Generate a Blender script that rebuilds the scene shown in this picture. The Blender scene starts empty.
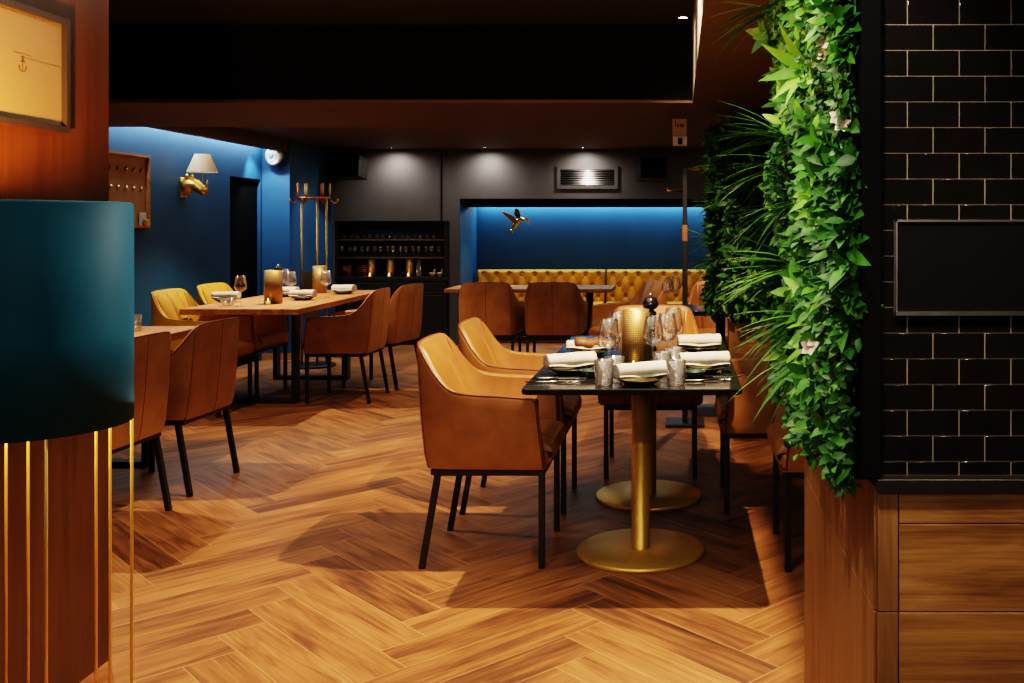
import bpy, bmesh, math, random
from mathutils import Vector, Matrix, noise
random.seed(7)
R = math.radians
scene = bpy.context.scene
COL = scene.collection
F, CX, CY, HC = 980.0, 679.0, 226.0, 1.338      # focal length, vanishing point and eye height read off the photograph

def gp(px, py, z=0.0):
    """point of the photograph lying at height z, in metres"""
    d = F * (HC - z) / (py - CY)
    return Vector(((px - CX) * d / F, d, z))
def pt(px, py, d):
    return Vector(((px - CX) * d / F, d, HC - (py - CY) * d / F))

# ------------------------------------------------------------------ materials
MATS = {}
def newmat(name):
    m = bpy.data.materials.new(name); m.use_nodes = True
    nt = m.node_tree; b = nt.nodes['Principled BSDF']
    MATS[name] = m
    return m, nt, b
def N(nt, t, **kw):
    n = nt.nodes.new(t)
    for k, v in kw.items():
        if k.startswith('i_'):
            n.inputs[k[2:].replace('_', ' ')].default_value = v
        else:
            setattr(n, k, v)
    return n
def ramp(nt, stops):
    r = nt.nodes.new('ShaderNodeValToRGB'); e = r.color_ramp.elements
    while len(e) < len(stops): e.new(0.5)
    for el, (p, c) in zip(e, stops):
        el.position = p; el.color = (*c, 1)
    return r
def simple(name, col, rough=0.5, metal=0.0, var=0.12, scale=20, bump=0.0, spec=0.5, emit=None, estr=0, sheen=0, coat=0):
    m, nt, b = newmat(name)
    tc = N(nt, 'ShaderNodeTexCoord')
    nz = N(nt, 'ShaderNodeTexNoise', i_Scale=scale, i_Detail=4.0)
    nt.links.new(tc.outputs['Object'], nz.inputs['Vector'])
    d = tuple(c * (1 - var) for c in col); l = tuple(min(1, c * (1 + var)) for c in col)
    r = ramp(nt, [(0.3, d), (0.7, l)])
    nt.links.new(nz.outputs['Fac'], r.inputs['Fac']); nt.links.new(r.outputs['Color'], b.inputs['Base Color'])
    b.inputs['Roughness'].default_value = rough; b.inputs['Metallic'].default_value = metal
    b.inputs['Specular IOR Level'].default_value = spec
    if sheen:
        b.inputs['Sheen Weight'].default_value = sheen; b.inputs['Sheen Roughness'].default_value = .4
        b.inputs['Sheen Tint'].default_value = (*[min(1, c * 3 + .1) for c in col], 1)
    if coat: b.inputs['Coat Weight'].default_value = coat; b.inputs['Coat Roughness'].default_value = .05
    if emit:
        b.inputs['Emission Color'].default_value = (*emit, 1); b.inputs['Emission Strength'].default_value = estr
    if bump:
        bp = N(nt, 'ShaderNodeBump', i_Strength=bump, i_Distance=.01)
        n2 = N(nt, 'ShaderNodeTexNoise', i_Scale=scale * 6, i_Detail=3.0)
        nt.links.new(tc.outputs['Object'], n2.inputs['Vector'])
        nt.links.new(n2.outputs['Fac'], bp.inputs['Height']); nt.links.new(bp.outputs['Normal'], b.inputs['Normal'])
    return m
def wood(name, stops, axis='X', uv=False, rough=.42, fine=1.0, seam=None, tonegain=.9):
    """grain stretched along one axis; 'tone' face attribute shifts each plank"""
    m, nt, b = newmat(name); L = nt.links.new
    tc = N(nt, 'ShaderNodeTexCoord')
    mp = N(nt, 'ShaderNodeMapping')
    s = {'X': (1.1, 13, 13), 'Y': (13, 1.1, 13), 'Z': (13, 13, 1.1)}[axis]
    mp.inputs['Scale'].default_value = tuple(k * fine for k in s)
    L(tc.outputs['UV' if uv else 'Object'], mp.inputs['Vector'])
    n1 = N(nt, 'ShaderNodeTexNoise', i_Scale=1.0, i_Detail=6.0, i_Roughness=.62, i_Distortion=1.1)
    L(mp.outputs[0], n1.inputs['Vector'])
    mp2 = N(nt, 'ShaderNodeMapping'); mp2.inputs['Scale'].default_value = tuple(k * fine * (7 if k > 2 else 2.2) for k in s)
    L(tc.outputs['UV' if uv else 'Object'], mp2.inputs['Vector'])
    n2 = N(nt, 'ShaderNodeTexNoise', i_Scale=1.0, i_Detail=4.0, i_Roughness=.7)
    L(mp2.outputs[0], n2.inputs['Vector'])
    mp3 = N(nt, 'ShaderNodeMapping'); mp3.inputs['Scale'].default_value = tuple(k * fine * (.35 if k > 2 else 1.3) for k in s)
    L(tc.outputs['UV' if uv else 'Object'], mp3.inputs['Vector'])
    n3 = N(nt, 'ShaderNodeTexNoise', i_Scale=1.0, i_Detail=2.0, i_Distortion=.6)
    L(mp3.outputs[0], n3.inputs['Vector'])
    at = N(nt, 'ShaderNodeAttribute', attribute_name='tone')
    # f = .55*n1 + .22*n2 + .35*n3 + tone
    def madd(a, k, c):
        n = N(nt, 'ShaderNodeMath', operation='MULTIPLY_ADD'); L(a, n.inputs[0]); n.inputs[1].default_value = k
        if isinstance(c, float): n.inputs[2].default_value = c
        else: L(c, n.inputs[2])
        return n.outputs[0]
    f = madd(n1.outputs['Fac'], 1.05, -.30); f = madd(n2.outputs['Fac'], .66, f); f = madd(n3.outputs['Fac'], .62, f)
    f = madd(at.outputs['Fac'], tonegain, f); f = madd(f, 1.0, -.39)
    r = ramp(nt, stops); L(f, r.inputs['Fac'])
    out = r.outputs['Color']
    if seam:
        # light joint line along the plank edges; second UV map holds metres from the edge
        uvn = N(nt, 'ShaderNodeUVMap', uv_map='edge'); sp = N(nt, 'ShaderNodeSeparateXYZ'); L(uvn.outputs[0], sp.inputs[0])
        def edge(o, w):
            a = N(nt, 'ShaderNodeMath', operation='PINGPONG'); L(o, a.inputs[0]); a.inputs[1].default_value = w / 2
            c = N(nt, 'ShaderNodeMath', operation='LESS_THAN'); L(a.outputs[0], c.inputs[0]); c.inputs[1].default_value = .0016
            return c.outputs[0]
        mx = N(nt, 'ShaderNodeMath', operation='MAXIMUM'); L(edge(sp.outputs[0], seam[0]), mx.inputs[0]); L(edge(sp.outputs[1], seam[1]), mx.inputs[1])
        mix = N(nt, 'ShaderNodeMix', data_type='RGBA'); k = N(nt, 'ShaderNodeMath', operation='MULTIPLY'); L(mx.outputs[0], k.inputs[0]); k.inputs[1].default_value = .4
        L(k.outputs[0], mix.inputs['Factor']); L(out, mix.inputs[6]); mix.inputs[7].default_value = (*seam[2], 1)
        out = mix.outputs[2]
    L(out, b.inputs['Base Color'])
    b.inputs['Specular IOR Level'].default_value = .32
    rr = N(nt, 'ShaderNodeMapRange'); L(n2.outputs['Fac'], rr.inputs[0]); rr.inputs[3].default_value = rough - .08; rr.inputs[4].default_value = rough + .1
    L(rr.outputs[0], b.inputs['Roughness'])
    bp = N(nt, 'ShaderNodeBump', i_Strength=.18, i_Distance=.004); L(n2.outputs['Fac'], bp.inputs['Height']); L(bp.outputs[0], b.inputs['Normal'])
    return m

OAK = [(0.0, (.028, .011, .005)), (.30, (.12, .046, .017)), (.55, (.26, .108, .038)), (.8, (.38, .175, .068)), (1, (.50, .26, .115))]
M_floor = wood('oak_floor', OAK, 'X', uv=True, rough=.47, fine=1.5, seam=(.8, .16, (.62, .36, .17)))
M_tabwood = wood('table_oak', [(0, (.10, .035, .01)), (.35, (.30, .12, .035)), (.65, (.50, .24, .085)), (1, (.62, .34, .14))], 'Y', rough=.55)
M_panel = wood('panel_oak', [(0, (.03, .012, .004)), (.35, (.15, .066, .02)), (.65, (.30, .150, .048)), (1, (.44, .245, .095))], 'X', rough=.45, fine=1.3)
M_panelv = wood('panel_oak_upright', [(0, (.05, .02, .007)), (.35, (.13, .058, .020)), (.65, (.21, .105, .036)), (1, (.30, .16, .06))], 'Z', rough=.5, fine=.9)
M_column = wood('column_wood', [(0, (.024, .009, .003)), (.4, (.042, .015, .005)), (.7, (.060, .022, .007)), (1, (.078, .03, .009))], 'Z', rough=.35, fine=.5)
M_soffit = simple('brown_ceiling', (.080, .045, .016), .7, var=.12, scale=3)
M_black = simple('black_ceiling', (.012, .008, .007), .75, var=.2, scale=4)
M_grey = simple('charcoal_wall', (.085, .078, .075), .75, var=.06, scale=5, bump=.05)
M_blue = simple('blue_wall', (.006, .058, .140), .6, var=.14, scale=2.2, bump=.08)
M_dark = simple('dark_void', (.003, .003, .004), .9, spec=.05)
M_darkcab = simple('black_cabinet', (.014, .010, .008), .45, var=.15)
M_blackmetal = simple('black_metal', (.014, .013, .012), .42, metal=.3, var=.1)
M_brass = simple('brushed_brass', (.86, .55, .14), .42, metal=.72, var=.06, scale=40)
M_brassdk = simple('aged_brass', (.42, .25, .08), .36, metal=1, var=.15, scale=30)
M_gold = simple('gold_leaf', (.75, .46, .12), .32, metal=1, var=.2, scale=30)
M_copper = simple('copper_tube', (.45, .17, .07), .3, metal=1, var=.1)
M_teal = simple('teal_velvet', (.0, .060, .10), .6, var=.12, scale=9, bump=.02, spec=.15, sheen=.2)
M_steel = simple('steel_trim', (.45, .42, .38), .3, metal=1)
M_tile = simple('black_tile', (.006, .005, .005), .10, var=.2)
M_grout = simple('grout', (.20, .165, .125), .9)
M_screen = simple('black_screen', (.002, .002, .002), .55, spec=.12)
M_stone = simple('black_marble', (.012, .012, .012), .12, var=.5, scale=60, spec=.22)
M_white = simple('white_plastic', (.7, .66, .58), .5, var=.03)
M_beige = simple('beige_plastic', (.42, .31, .2), .5, var=.08)
M_napkin = simple('white_linen', (.56, .53, .47), .85, var=.04, scale=50, bump=.2)
M_brownwrap = simple('brown_leather_wrap', (.16, .06, .015), .5, var=.3, scale=30)
M_plate = simple('green_stoneware', (.055, .055, .024), .3, var=.35, scale=25)
M_bowl = simple('dark_green_stoneware', (.02, .04, .035), .25, var=.3, scale=25)
M_cut = simple('steel_cutlery', (.75, .72, .66), .2, metal=1)
M_pepper = simple('black_lacquer', (.008, .007, .007), .15, coat=.6)
M_paper = simple('print_paper', (.36, .21, .09), .7, var=.06, scale=6)
M_ink = simple('brown_ink', (.05, .02, .01), .8)
M_petal = simple('white_petal', (.72, .62, .52), .6, var=.1)
M_flame = simple('candle_flame', (1, .6, .2), .5, emit=(1, .52, .14), estr=14)
M_lens = simple('lamp_lens', (1, .9, .7), .4, emit=(1, .86, .66), estr=25)
M_wax = simple('candle_wax', (.75, .6, .35), .5, emit=(1, .5, .12), estr=1.2)

def leather(name, a, b_, rough=.45):
    m, nt, b = newmat(name); L = nt.links.new
    tc = N(nt, 'ShaderNodeTexCoord')
    n1 = N(nt, 'ShaderNodeTexNoise', i_Scale=7.0, i_Detail=6.0, i_Roughness=.6)
    v = N(nt, 'ShaderNodeTexVoronoi', i_Scale=160.0)
    L(tc.outputs['Object'], n1.inputs['Vector']); L(tc.outputs['Object'], v.inputs['Vector'])
    r = ramp(nt, [(.3, a), (.7, b_)]); L(n1.outputs['Fac'], r.inputs['Fac']); L(r.outputs[0], b.inputs['Base Color'])
    b.inputs['Roughness'].default_value = rough
    b.inputs['Sheen Weight'].default_value = .12; b.inputs['Sheen Tint'].default_value = (.9, .5, .2, 1)
    bp = N(nt, 'ShaderNodeBump', i_Strength=.12, i_Distance=.003); L(v.outputs['Distance'], bp.inputs['Height']); L(bp.outputs[0], b.inputs['Normal'])
    return m
M_cognac = leather('cognac_leather', (.225, .088, .022), (.35, .152, .043))
M_piping = leather('dark_cognac_piping', (.10, .025, .007), (.16, .045, .012))
M_yellow = leather('yellow_velvet', (.37, .180, .008), (.50, .265, .014), .6)
M_yellowpipe = leather('yellow_piping', (.30, .15, .01), (.36, .2, .015), .6)

def glassmat(name, col=(1, 1, 1), rough=.02, gain=1.0):
    """thin-walled glass: clear with Fresnel reflections"""
    m, nt, b = newmat(name); L = nt.links.new
    tr = N(nt, 'ShaderNodeBsdfTransparent'); tr.inputs[0].default_value = (*col, 1)
    gl = N(nt, 'ShaderNodeBsdfGlossy'); gl.inputs['Roughness'].default_value = rough
    lw = N(nt, 'ShaderNodeLayerWeight', i_Blend=.35); mr = N(nt, 'ShaderNodeMapRange')
    L(lw.outputs['Facing'], mr.inputs[0]); mr.inputs[3].default_value = .05 * gain; mr.inputs[4].default_value = min(1, .75 * gain)
    df = N(nt, 'ShaderNodeBsdfDiffuse'); df.inputs[0].default_value = (.9, .88, .85, 1)  # white diffuse share put in for sparkle on the glass
    m0 = N(nt, 'ShaderNodeMixShader'); m0.inputs[0].default_value = .012 if gain < 1.5 else .06; L(tr.outputs[0], m0.inputs[1]); L(df.outputs[0], m0.inputs[2])
    mx = N(nt, 'ShaderNodeMixShader'); L(mr.outputs[0], mx.inputs[0]); L(m0.outputs[0], mx.inputs[1]); L(gl.outputs[0], mx.inputs[2])
    L(mx.outputs[0], nt.nodes['Material Output'].inputs[0])
    return m
M_glass = glassmat('clear_glass')
M_cutglass = glassmat('cut_glass', (.96, .95, .93), .05, 1.9)

def perforated():
    m, nt, b = newmat('perforated_brass'); L = nt.links.new
    b.inputs['Metallic'].default_value = .85; b.inputs['Roughness'].default_value = .46
    uv = N(nt, 'ShaderNodeTexCoord'); mp = N(nt, 'ShaderNodeMapping'); mp.inputs['Scale'].default_value = (1, 1, 1)
    L(uv.outputs['UV'], mp.inputs['Vector'])
    v = N(nt, 'ShaderNodeTexVoronoi', i_Scale=1.0, i_Randomness=0.0); L(mp.outputs[0], v.inputs['Vector'])
    lt = N(nt, 'ShaderNodeMapRange'); L(v.outputs['Distance'], lt.inputs[0]); lt.inputs[1].default_value = .22; lt.inputs[2].default_value = .34
    mix = N(nt, 'ShaderNodeMix', data_type='RGBA'); L(lt.outputs[0], mix.inputs['Factor'])
    mix.inputs[6].default_value = (.06, .036, .014, 1); mix.inputs[7].default_value = (.40, .27, .11, 1)
    L(mix.outputs[2], b.inputs['Base Color'])
    bp = N(nt, 'ShaderNodeBump', i_Strength=.5, i_Distance=.003); L(lt.outputs[0], bp.inputs['Height']); L(bp.outputs[0], b.inputs['Normal'])
    return m
M_perf = perforated()

def leafmat(name, stops, rough=.5, trans=.2):
    m, nt, b = newmat(name); L = nt.links.new
    at = N(nt, 'ShaderNodeAttribute', attribute_name='tone'); r = ramp(nt, stops); L(at.outputs['Fac'], r.inputs['Fac'])
    L(r.outputs[0], b.inputs['Base Color']); b.inputs['Roughness'].default_value = rough
    b.inputs['Specular IOR Level'].default_value = .3
    t = N(nt, 'ShaderNodeBsdfTranslucent'); L(r.outputs[0], t.inputs['Color'])
    mx = N(nt, 'ShaderNodeMixShader'); mx.inputs[0].default_value = trans
    L(b.outputs[0], mx.inputs[1]); L(t.outputs[0], mx.inputs[2]); L(mx.outputs[0], nt.nodes['Material Output'].inputs[0])
    return m
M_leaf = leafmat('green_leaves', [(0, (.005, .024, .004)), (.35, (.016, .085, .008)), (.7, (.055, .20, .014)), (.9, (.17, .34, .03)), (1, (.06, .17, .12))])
M_grass = leafmat('grass_blades', [(0, (.008, .045, .006)), (.5, (.03, .13, .012)), (1, (.10, .22, .03))], .7)
M_shadecloth = leafmat('cream_shade', [(0, (.85, .72, .55)), (1, (.85, .72, .55))], .8, .55)

# ------------------------------------------------------------------ mesh helpers
class MB:
    def __init__(s): s.bm = bmesh.new(); s.tone = s.bm.faces.layers.float.new('tone'); s.uv = None
    def v(s, *p): return s.bm.verts.new(p)
    def f(s, vs, tone=0.0, smooth=False, mi=0):
        try: f = s.bm.faces.new(vs)
        except ValueError: return None
        f[s.tone] = tone; f.smooth = smooth; f.material_index = mi
        return f
    def box(s, a, b, bev=0.0, tone=0.0, mat=None, taper=None):
        x0, y0, z0 = [min(p, q) for p, q in zip(a, b)]; x1, y1, z1 = [max(p, q) for p, q in zip(a, b)]
        ps = [(x0, y0, z0), (x1, y0, z0), (x1, y1, z0), (x0, y1, z0), (x0, y0, z1), (x1, y0, z1), (x1, y1, z1), (x0, y1, z1)]
        if mat is not None: ps = [mat @ Vector(p) for p in ps]
        vs = [s.v(*p) for p in ps]
        fs = [s.f([vs[i] for i in q], tone) for q in ((3, 2, 1, 0), (4, 5, 6, 7), (0, 1, 5, 4), (1, 2, 6, 5), (2, 3, 7, 6), (3, 0, 4, 7))]
        if bev > 0:
            es = list({e for f in fs for e in f.edges})
            r = bmesh.ops.bevel(s.bm, geom=es, offset=bev, segments=2, affect='EDGES', profile=.5)
            for f in r['faces']: f[s.tone] = tone; f.smooth = True
        return vs
    def bar(s, p, q, w, h=None, up=(0, 0, 1), bev=0):
        p, q = Vector(p), Vector(q); h = h or w
        z = (q - p); ln = z.length; z.normalize()
        u = Vector(up)
        if abs(z.dot(u)) > .95: u = Vector((1, 0, 0))
        x = u.cross(z).normalized(); y = z.cross(x)
        m = Matrix((( x.x, y.x, z.x, p.x), (x.y, y.y, z.y, p.y), (x.z, y.z, z.z, p.z), (0, 0, 0, 1)))
        return s.box((-w / 2, -h / 2, 0), (w / 2, h / 2, ln), bev, mat=m)
    def tube(s, pts, r, n=10, caps=True, closed=False, tone=0.0, flat=None):
        pts = [Vector(p) for p in pts]; k = len(pts)
        rs = r if isinstance(r, (list, tuple)) else [r] * k
        rings = []; prev = None
        for i, p in enumerate(pts):
            if closed: t = pts[(i + 1) % k] - pts[i - 1]
            else: t = pts[min(i + 1, k - 1)] - pts[max(i - 1, 0)]
            t.normalize()
            if prev is None:
                u = Vector((0, 0, 1)) if abs(t.z) < .9 else Vector((1, 0, 0))
                x = u.cross(t).normalized()
            else:
                x = (prev - t * prev.dot(t)).normalized()
            prev = x; y = t.cross(x)
            rr = rs[i]; ra, rb = rr if isinstance(rr, tuple) else (rr, rr)
            rings.append([s.v(*(p + x * math.cos(2 * math.pi * j / n) * ra + y * math.sin(2 * math.pi * j / n) * rb)) for j in range(n)])
        for i in range(k if closed else k - 1):
            a, b = rings[i], rings[(i + 1) % k]
            for j in range(n): s.f([a[j], a[(j + 1) % n], b[(j + 1) % n], b[j]], tone, True)
        if caps and not closed:
            s.f(rings[0][::-1], tone); s.f(rings[-1], tone)
        return rings
    def lathe(s, prof, c=(0, 0, 0), n=32, uvscale=None, sx=1, sy=1):
        """profile of (r, z), open or closed at the axis"""
        rings = []
        for r, z in prof:
            if r < 1e-6: rings.append([s.v(c[0], c[1], c[2] + z)])
            else: rings.append([s.v(c[0] + sx * r * math.cos(2 * math.pi * j / n), c[1] + sy * r * math.sin(2 * math.pi * j / n), c[2] + z) for j in range(n)])
        for a, b in zip(rings, rings[1:]):
            for j in range(n):
                k = (j + 1) % n
                if len(a) == 1 and len(b) == 1: continue
                if len(a) == 1: f = s.f([a[0], b[k], b[j]][::-1], 0, True)
                elif len(b) == 1: f = s.f([a[j], a[k], b[0]], 0, True)
                else: f = s.f([a[j], a[k], b[k], b[j]], 0, True)
                if uvscale and f and len(f.verts) == 4:
                    if s.uv is None: s.uv = s.bm.loops.layers.uv.new('UVMap')
                    us = [j, j + 1, j + 1, j]
                    for lp, u in zip(f.loops, us): lp[s.uv].uv = (u / n * uvscale[0], (lp.vert.co.z - c[2]) * uvscale[1])
    def cyl(s, c, r, z0, z1, n=24, bev=.0):
        if bev: s.lathe([(0, z0), (r - bev, z0), (r, z0 + bev), (r, z1 - bev), (r - bev, z1), (0, z1)], c, n)
        else: s.lathe([(0, z0), (r, z0), (r, z1), (0, z1)], c, n)
    def grid(s, fn, nu, nv, tone=0.0, wrap=False, mi=0):
        g = [[s.v(*fn(i / nu, j / nv)) for j in range(nv + 1)] for i in range(nu + (0 if wrap else 1))]
        for i in range(nu):
            a, b = g[i], g[(i + 1) % len(g)]
            for j in range(nv): s.f([a[j], b[j], b[j + 1], a[j + 1]], tone, True, mi)
        return g
    def build(s, name, mat, parent=None, smooth_angle=None, normals=True):
        if normals: bmesh.ops.recalc_face_normals(s.bm, faces=s.bm.faces[:])
        me = bpy.data.meshes.new(name); s.bm.to_mesh(me); s.bm.free()
        for m in (mat if isinstance(mat, (list, tuple)) else [mat]): me.materials.append(m)
        if smooth_angle:
            for p in me.polygons: p.use_smooth = True
            me.set_sharp_from_angle(angle=R(smooth_angle))
        o = bpy.data.objects.new(name, me); COL.objects.link(o)
        if parent is not None: o.parent = parent
        return o

def thing(name, label, cat, loc=(0, 0, 0), rz=0.0, group=None):
    o = bpy.data.objects.new(name, None); COL.objects.link(o); o.empty_display_size = .05
    o.location = loc; o.rotation_euler = (0, 0, rz)
    return tag(o, label, cat, group)
def tag(o, label, cat, group=None):
    o['label'] = label; o['category'] = cat
    if group: o['group'] = group
    return o
def struct(o):
    o['kind'] = 'structure'; return o
def dup(root, loc, rz, label, group=None, swap=None):
    r = root.copy(); COL.objects.link(r); r.location = loc; r.rotation_euler = (0, 0, rz); r['label'] = label
    if group: r['group'] = group
    for ch in list(root.children):
        c = ch.copy(); COL.objects.link(c); c.parent = r
        for g in list(ch.children):
            d = g.copy(); COL.objects.link(d); d.parent = c
    return r
def sbox(name, a, b, mat, bev=0):
    m = MB(); m.box(a, b, bev); return struct(m.build(name, mat))

# ------------------------------------------------------------------ camera
cam = bpy.data.cameras.new('camera'); co = bpy.data.objects.new('camera', cam); COL.objects.link(co)
co.location = (0, 0, HC); co.rotation_euler = (R(90), 0, 0)
cam.sensor_width = 36; cam.lens = F / 1024 * 36
cam.shift_x = -(CX - 512) / 1024; cam.shift_y = -(341.5 - CY) / 1024
cam.clip_start = .05; cam.clip_end = 60
scene.camera = co

# ------------------------------------------------------------------ room shell
XL, XR, YN, YB = -4.16, 1.9, -1.2, 11.0
ZR, ZB, ZC = 2.50, 2.05, 2.20     # recess, beam underside, back ceiling

# herringbone floor: one mesh of planks
def floor():
    W, L = .16, .8
    m = MB(); uv = m.bm.loops.layers.uv.new('UVMap'); ed = m.bm.loops.layers.uv.new('edge')
    ox, oy = .305, .03; c = math.sqrt(.5)
    rnd = random.Random(3)
    for i in range(-90, 90):
        for j in range(-14, 15):
            for kind in (0, 1):
                bx, by = i * W + j * L, i * W - j * L
                q = [(bx, by), (bx + L, by), (bx + L, by + W), (bx, by + W)] if kind == 0 else [(bx, by + W), (bx + W, by + W), (bx + W, by + W + L), (bx, by + W + L)]
                w = [((x - y) * c + ox, (x + y) * c + oy) for x, y in q]
                mx = sum(p[0] for p in w) / 4; my = sum(p[1] for p in w) / 4
                if not (XL - .5 < mx < XR + .5 and YN - .3 < my < YB + 1.3): continue
                t = rnd.gauss(0, .055)
                if rnd.random() < .08: t -= .16
                f = m.f([m.v(x, y, 0) for x, y in w], t)
                ou, ov = rnd.uniform(0, 40), rnd.uniform(0, 40)
                uvs = [(0, 0), (L, 0), (L, W), (0, W)] if kind == 0 else [(0, W), (0, 0), (L, 0), (L, W)]
                for lp, (a, b) in zip(f.loops, uvs):
                    lp[uv].uv = (a + ou, b + ov); lp[ed].uv = (a, b)
    o = m.build('floor', M_floor, normals=False)
    return struct(o)
floor()

# walls
m = MB()     # left blue wall with a doorway
DY0, DY1, DZ = 9.08, 9.74, 1.80
m.box((XL - .12, YN, 0), (XL, DY0, 2.6)); m.box((XL - .12, DY1, 0), (XL, YB + .1, 2.6)); m.box((XL - .12, DY0, DZ), (XL, DY1, 2.6))
struct(m.build('wall_left', M_blue))
m = MB()     # dark passage behind the doorway, its shade put into near-black colour
m.box((XL - .9, DY0 - .1, 0), (XL - .85, DY1 + .1, DZ + .1)); m.box((XL - .9, DY0 - .12, 0), (XL - .121, DY0 - .08, DZ + .1)); m.box((XL - .9, DY1 + .08, 0), (XL - .121, DY1 + .12, DZ + .1)); m.box((XL - .9, DY0 - .1, DZ + .05), (XL - .121, DY1 + .1, DZ + .1))
m.box((XL - .06, DY0 + .005, .002), (XL - .03, DY1 - .005, DZ - .005))  # near-black sheet across the opening, standing in for the shade inside
struct(m.build('door_1', M_dark))
sbox('wall_left_pier', (XL, 9.78, 0), (-3.885, YB, ZC), M_blue)     # blue pier at the end of the wall
CBL, CBR = -3.87, -2.575       # bar recess
NX0, NZ1, NY1 = -2.465, 1.644, 11.9
m = MB()
m.box((-3.885, YB, 0), (CBL, YB + .5, ZC)); m.box((CBL, YB, 1.394), (CBR, YB + .5, ZC)); m.box((CBR, YB, 0), (NX0, YB + .5, ZC))
m.box((NX0, YB, NZ1), (XR, YB + .1, ZC)); m.box((1.2, YB, 0), (XR, YB + .1, NZ1))
m.box((CBL, YB + .42, 0), (CBR, YB + .5, 1.394))
struct(m.build('wall_back', M_grey))
m = MB(); m.box((-2.672, YB - .006, 1.394), (-2.66, YB - .0005, ZC)); struct(m.build('trim_1', M_dark))
m = MB()     # the blue alcove
m.box((NX0, NY1, 0), (1.2, NY1 + .1, NZ1)); m.box((NX0 - .1, YB + .5, 0), (NX0, NY1 + .1, NZ1)); m.box((1.2, YB + .1, 0), (1.3, NY1 + .1, NZ1))
m.box((NX0 - .0, YB + .012, 0), (NX0 + .006, NY1, NZ1 - .001))
struct(m.build('wall_alcove', M_blue))
sbox('ceiling_alcove', (NX0, YB + .1, NZ1), (1.2, NY1 + .1, NZ1 + .08), M_dark)
sbox('trim_alcove', (NX0 + .008, 11.42, 1.558), (1.198, 11.5, NZ1 - .001), M_dark)
sbox('wall_right', (XR, YN, 0), (XR + .1, YB + .1, 2.6), M_dark)
sbox('wall_near', (XL, YN - .1, 0), (XR, YN, 2.6), M_soffit)
# ceiling: recess, beam, right soffit, back ceiling
m = MB(); m.box((XL, YN, ZR), (.085, 5.67, ZR + .08)); struct(m.build('ceiling_recess', M_black))
m = MB(); m.box((XL, 5.67, ZB), (XR, 7.05, ZR + .08)); m.box((.085, YN, ZB), (XR, 5.67, ZR + .08)); struct(m.build('ceiling', M_soffit))
m = MB(); m.box((XL, 7.05, ZC), (XR, YB + .1, ZC + .3)); struct(m.build('ceiling_back', M_soffit))
m = MB(); m.box((XL + .2, 5.655, ZB + .02), (.085, 5.668, ZR)); struct(m.build('trim_recess', M_dark))
m = MB(); m.box((.078, YN, ZB + .0), (.0845, 5.655, ZR)); struct(m.build('trim_recess_side', M_grey))
m = MB(); m.box((-3.97, 7.05, 2.075), (-3.9, 9.775, ZC)); struct(m.build('trim_cove', M_soffit))
m = MB(); m.box((-3.884, 9.7655, 0), (-4.159, 9.7795, .07)); m.box((-3.884, 9.7655, 0), (-3.872, 10.99, .07)); struct(m.build('baseboard_left', M_tabwood))

# wood clad column at left, with the orange wall side
m = MB(); m.box((-2.6, .9, 0), (-1.757, 3.02, ZR)); struct(m.build('wall_column', M_column))

# ------------------------------------------------------------------ tiled pier at right
PX, PY, PY2 = .364, 1.80, 2.80
sbox('wall_pier', (PX + .012, PY + .0058, .862), (1.6, PY2, ZB), M_grout)
m = MB()
tz, tw, g = .04733, .0955, .0022
z0 = .9045; rows = range(-1, 25)
scr = (pt(895, 0, PY).x, 3.0, pt(0, 313, PY).z, pt(0, 220, PY).z)
for k in rows:
    za, zb = z0 + k * tz, z0 + (k + 1) * tz
    za = max(za, .879); zb = min(zb, ZB - .001)
    xo = pt(933.6, 0, PY).x if k % 2 == 0 else pt(907.8, 0, PY).x
    for i in range(-2, 9):
        xa, xb = xo + (i) * tw, xo + (i + 1) * tw
        xa = max(xa, pt(882, 0, PY).x)
        if xb < xa + .004: continue
        if za + .002 > zb - .004: continue
        R_ = [(xa, xb, za, zb)]
        if xb > scr[0] and za < scr[3] and zb > scr[2]:
            R_ = [(xa, min(xb, scr[0]), za, zb), (max(xa, scr[0] - g), xb, scr[3], zb), (max(xa, scr[0] - g), xb, za, scr[2])]
        for (a0, a1, c0, c1) in R_:
            if a1 - a0 < .005 or c1 - c0 < .005: continue
            m.box((a0 + g / 2, PY + .004, c0 + g / 2), (a1 - g / 2, PY + .0056, c1 - g / 2), .0008, random.random())
struct(m.build('wall_tiles', M_tile))
m = MB(); m.box((PX - .004, PY - .022, .864 - .012), (1.6, PY + .02, .878), .002); struct(m.build('trim_2', M_blackmetal))
# black upright closing the green wall
m = MB(); m.box((pt(862, 0, PY - .02).x, PY - .02, .879), (pt(881.5, 0, PY - .02).x, PY + .03, ZB), .002); struct(m.build('trim_3', M_dark))
# wood cladding below the tiles, as boards
m = MB(); rnd = random.Random(5)
zs = [0, .145, .306, .4685, .631, .7925, .851]
for a, b in zip(zs, zs[1:]):
    m.box((.403, PY - .006, a + .001), (1.6, PY + .011, b - .001), .0012, rnd.uniform(-.08, .1))
struct(m.build('wall_cladding', M_panel))
m = MB()
m.box((PX + .0, PY - .006, 0), (.401, PY + .011, .630), .001, .05); m.box((PX + .0, PY - .006, .632), (.401, PY + .011, .851), .001, .0)
struct(m.build('trim_4', M_panelv))
m = MB()
m.box((PX - .006, PY + .0, 0), (PX + .011, PY2, .630), .001, -.02); m.box((PX - .006, PY + .0, .632), (PX + .011, PY2, .86), .001, -.06)
struct(m.build('wall_cladding_side', M_panelv))

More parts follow.
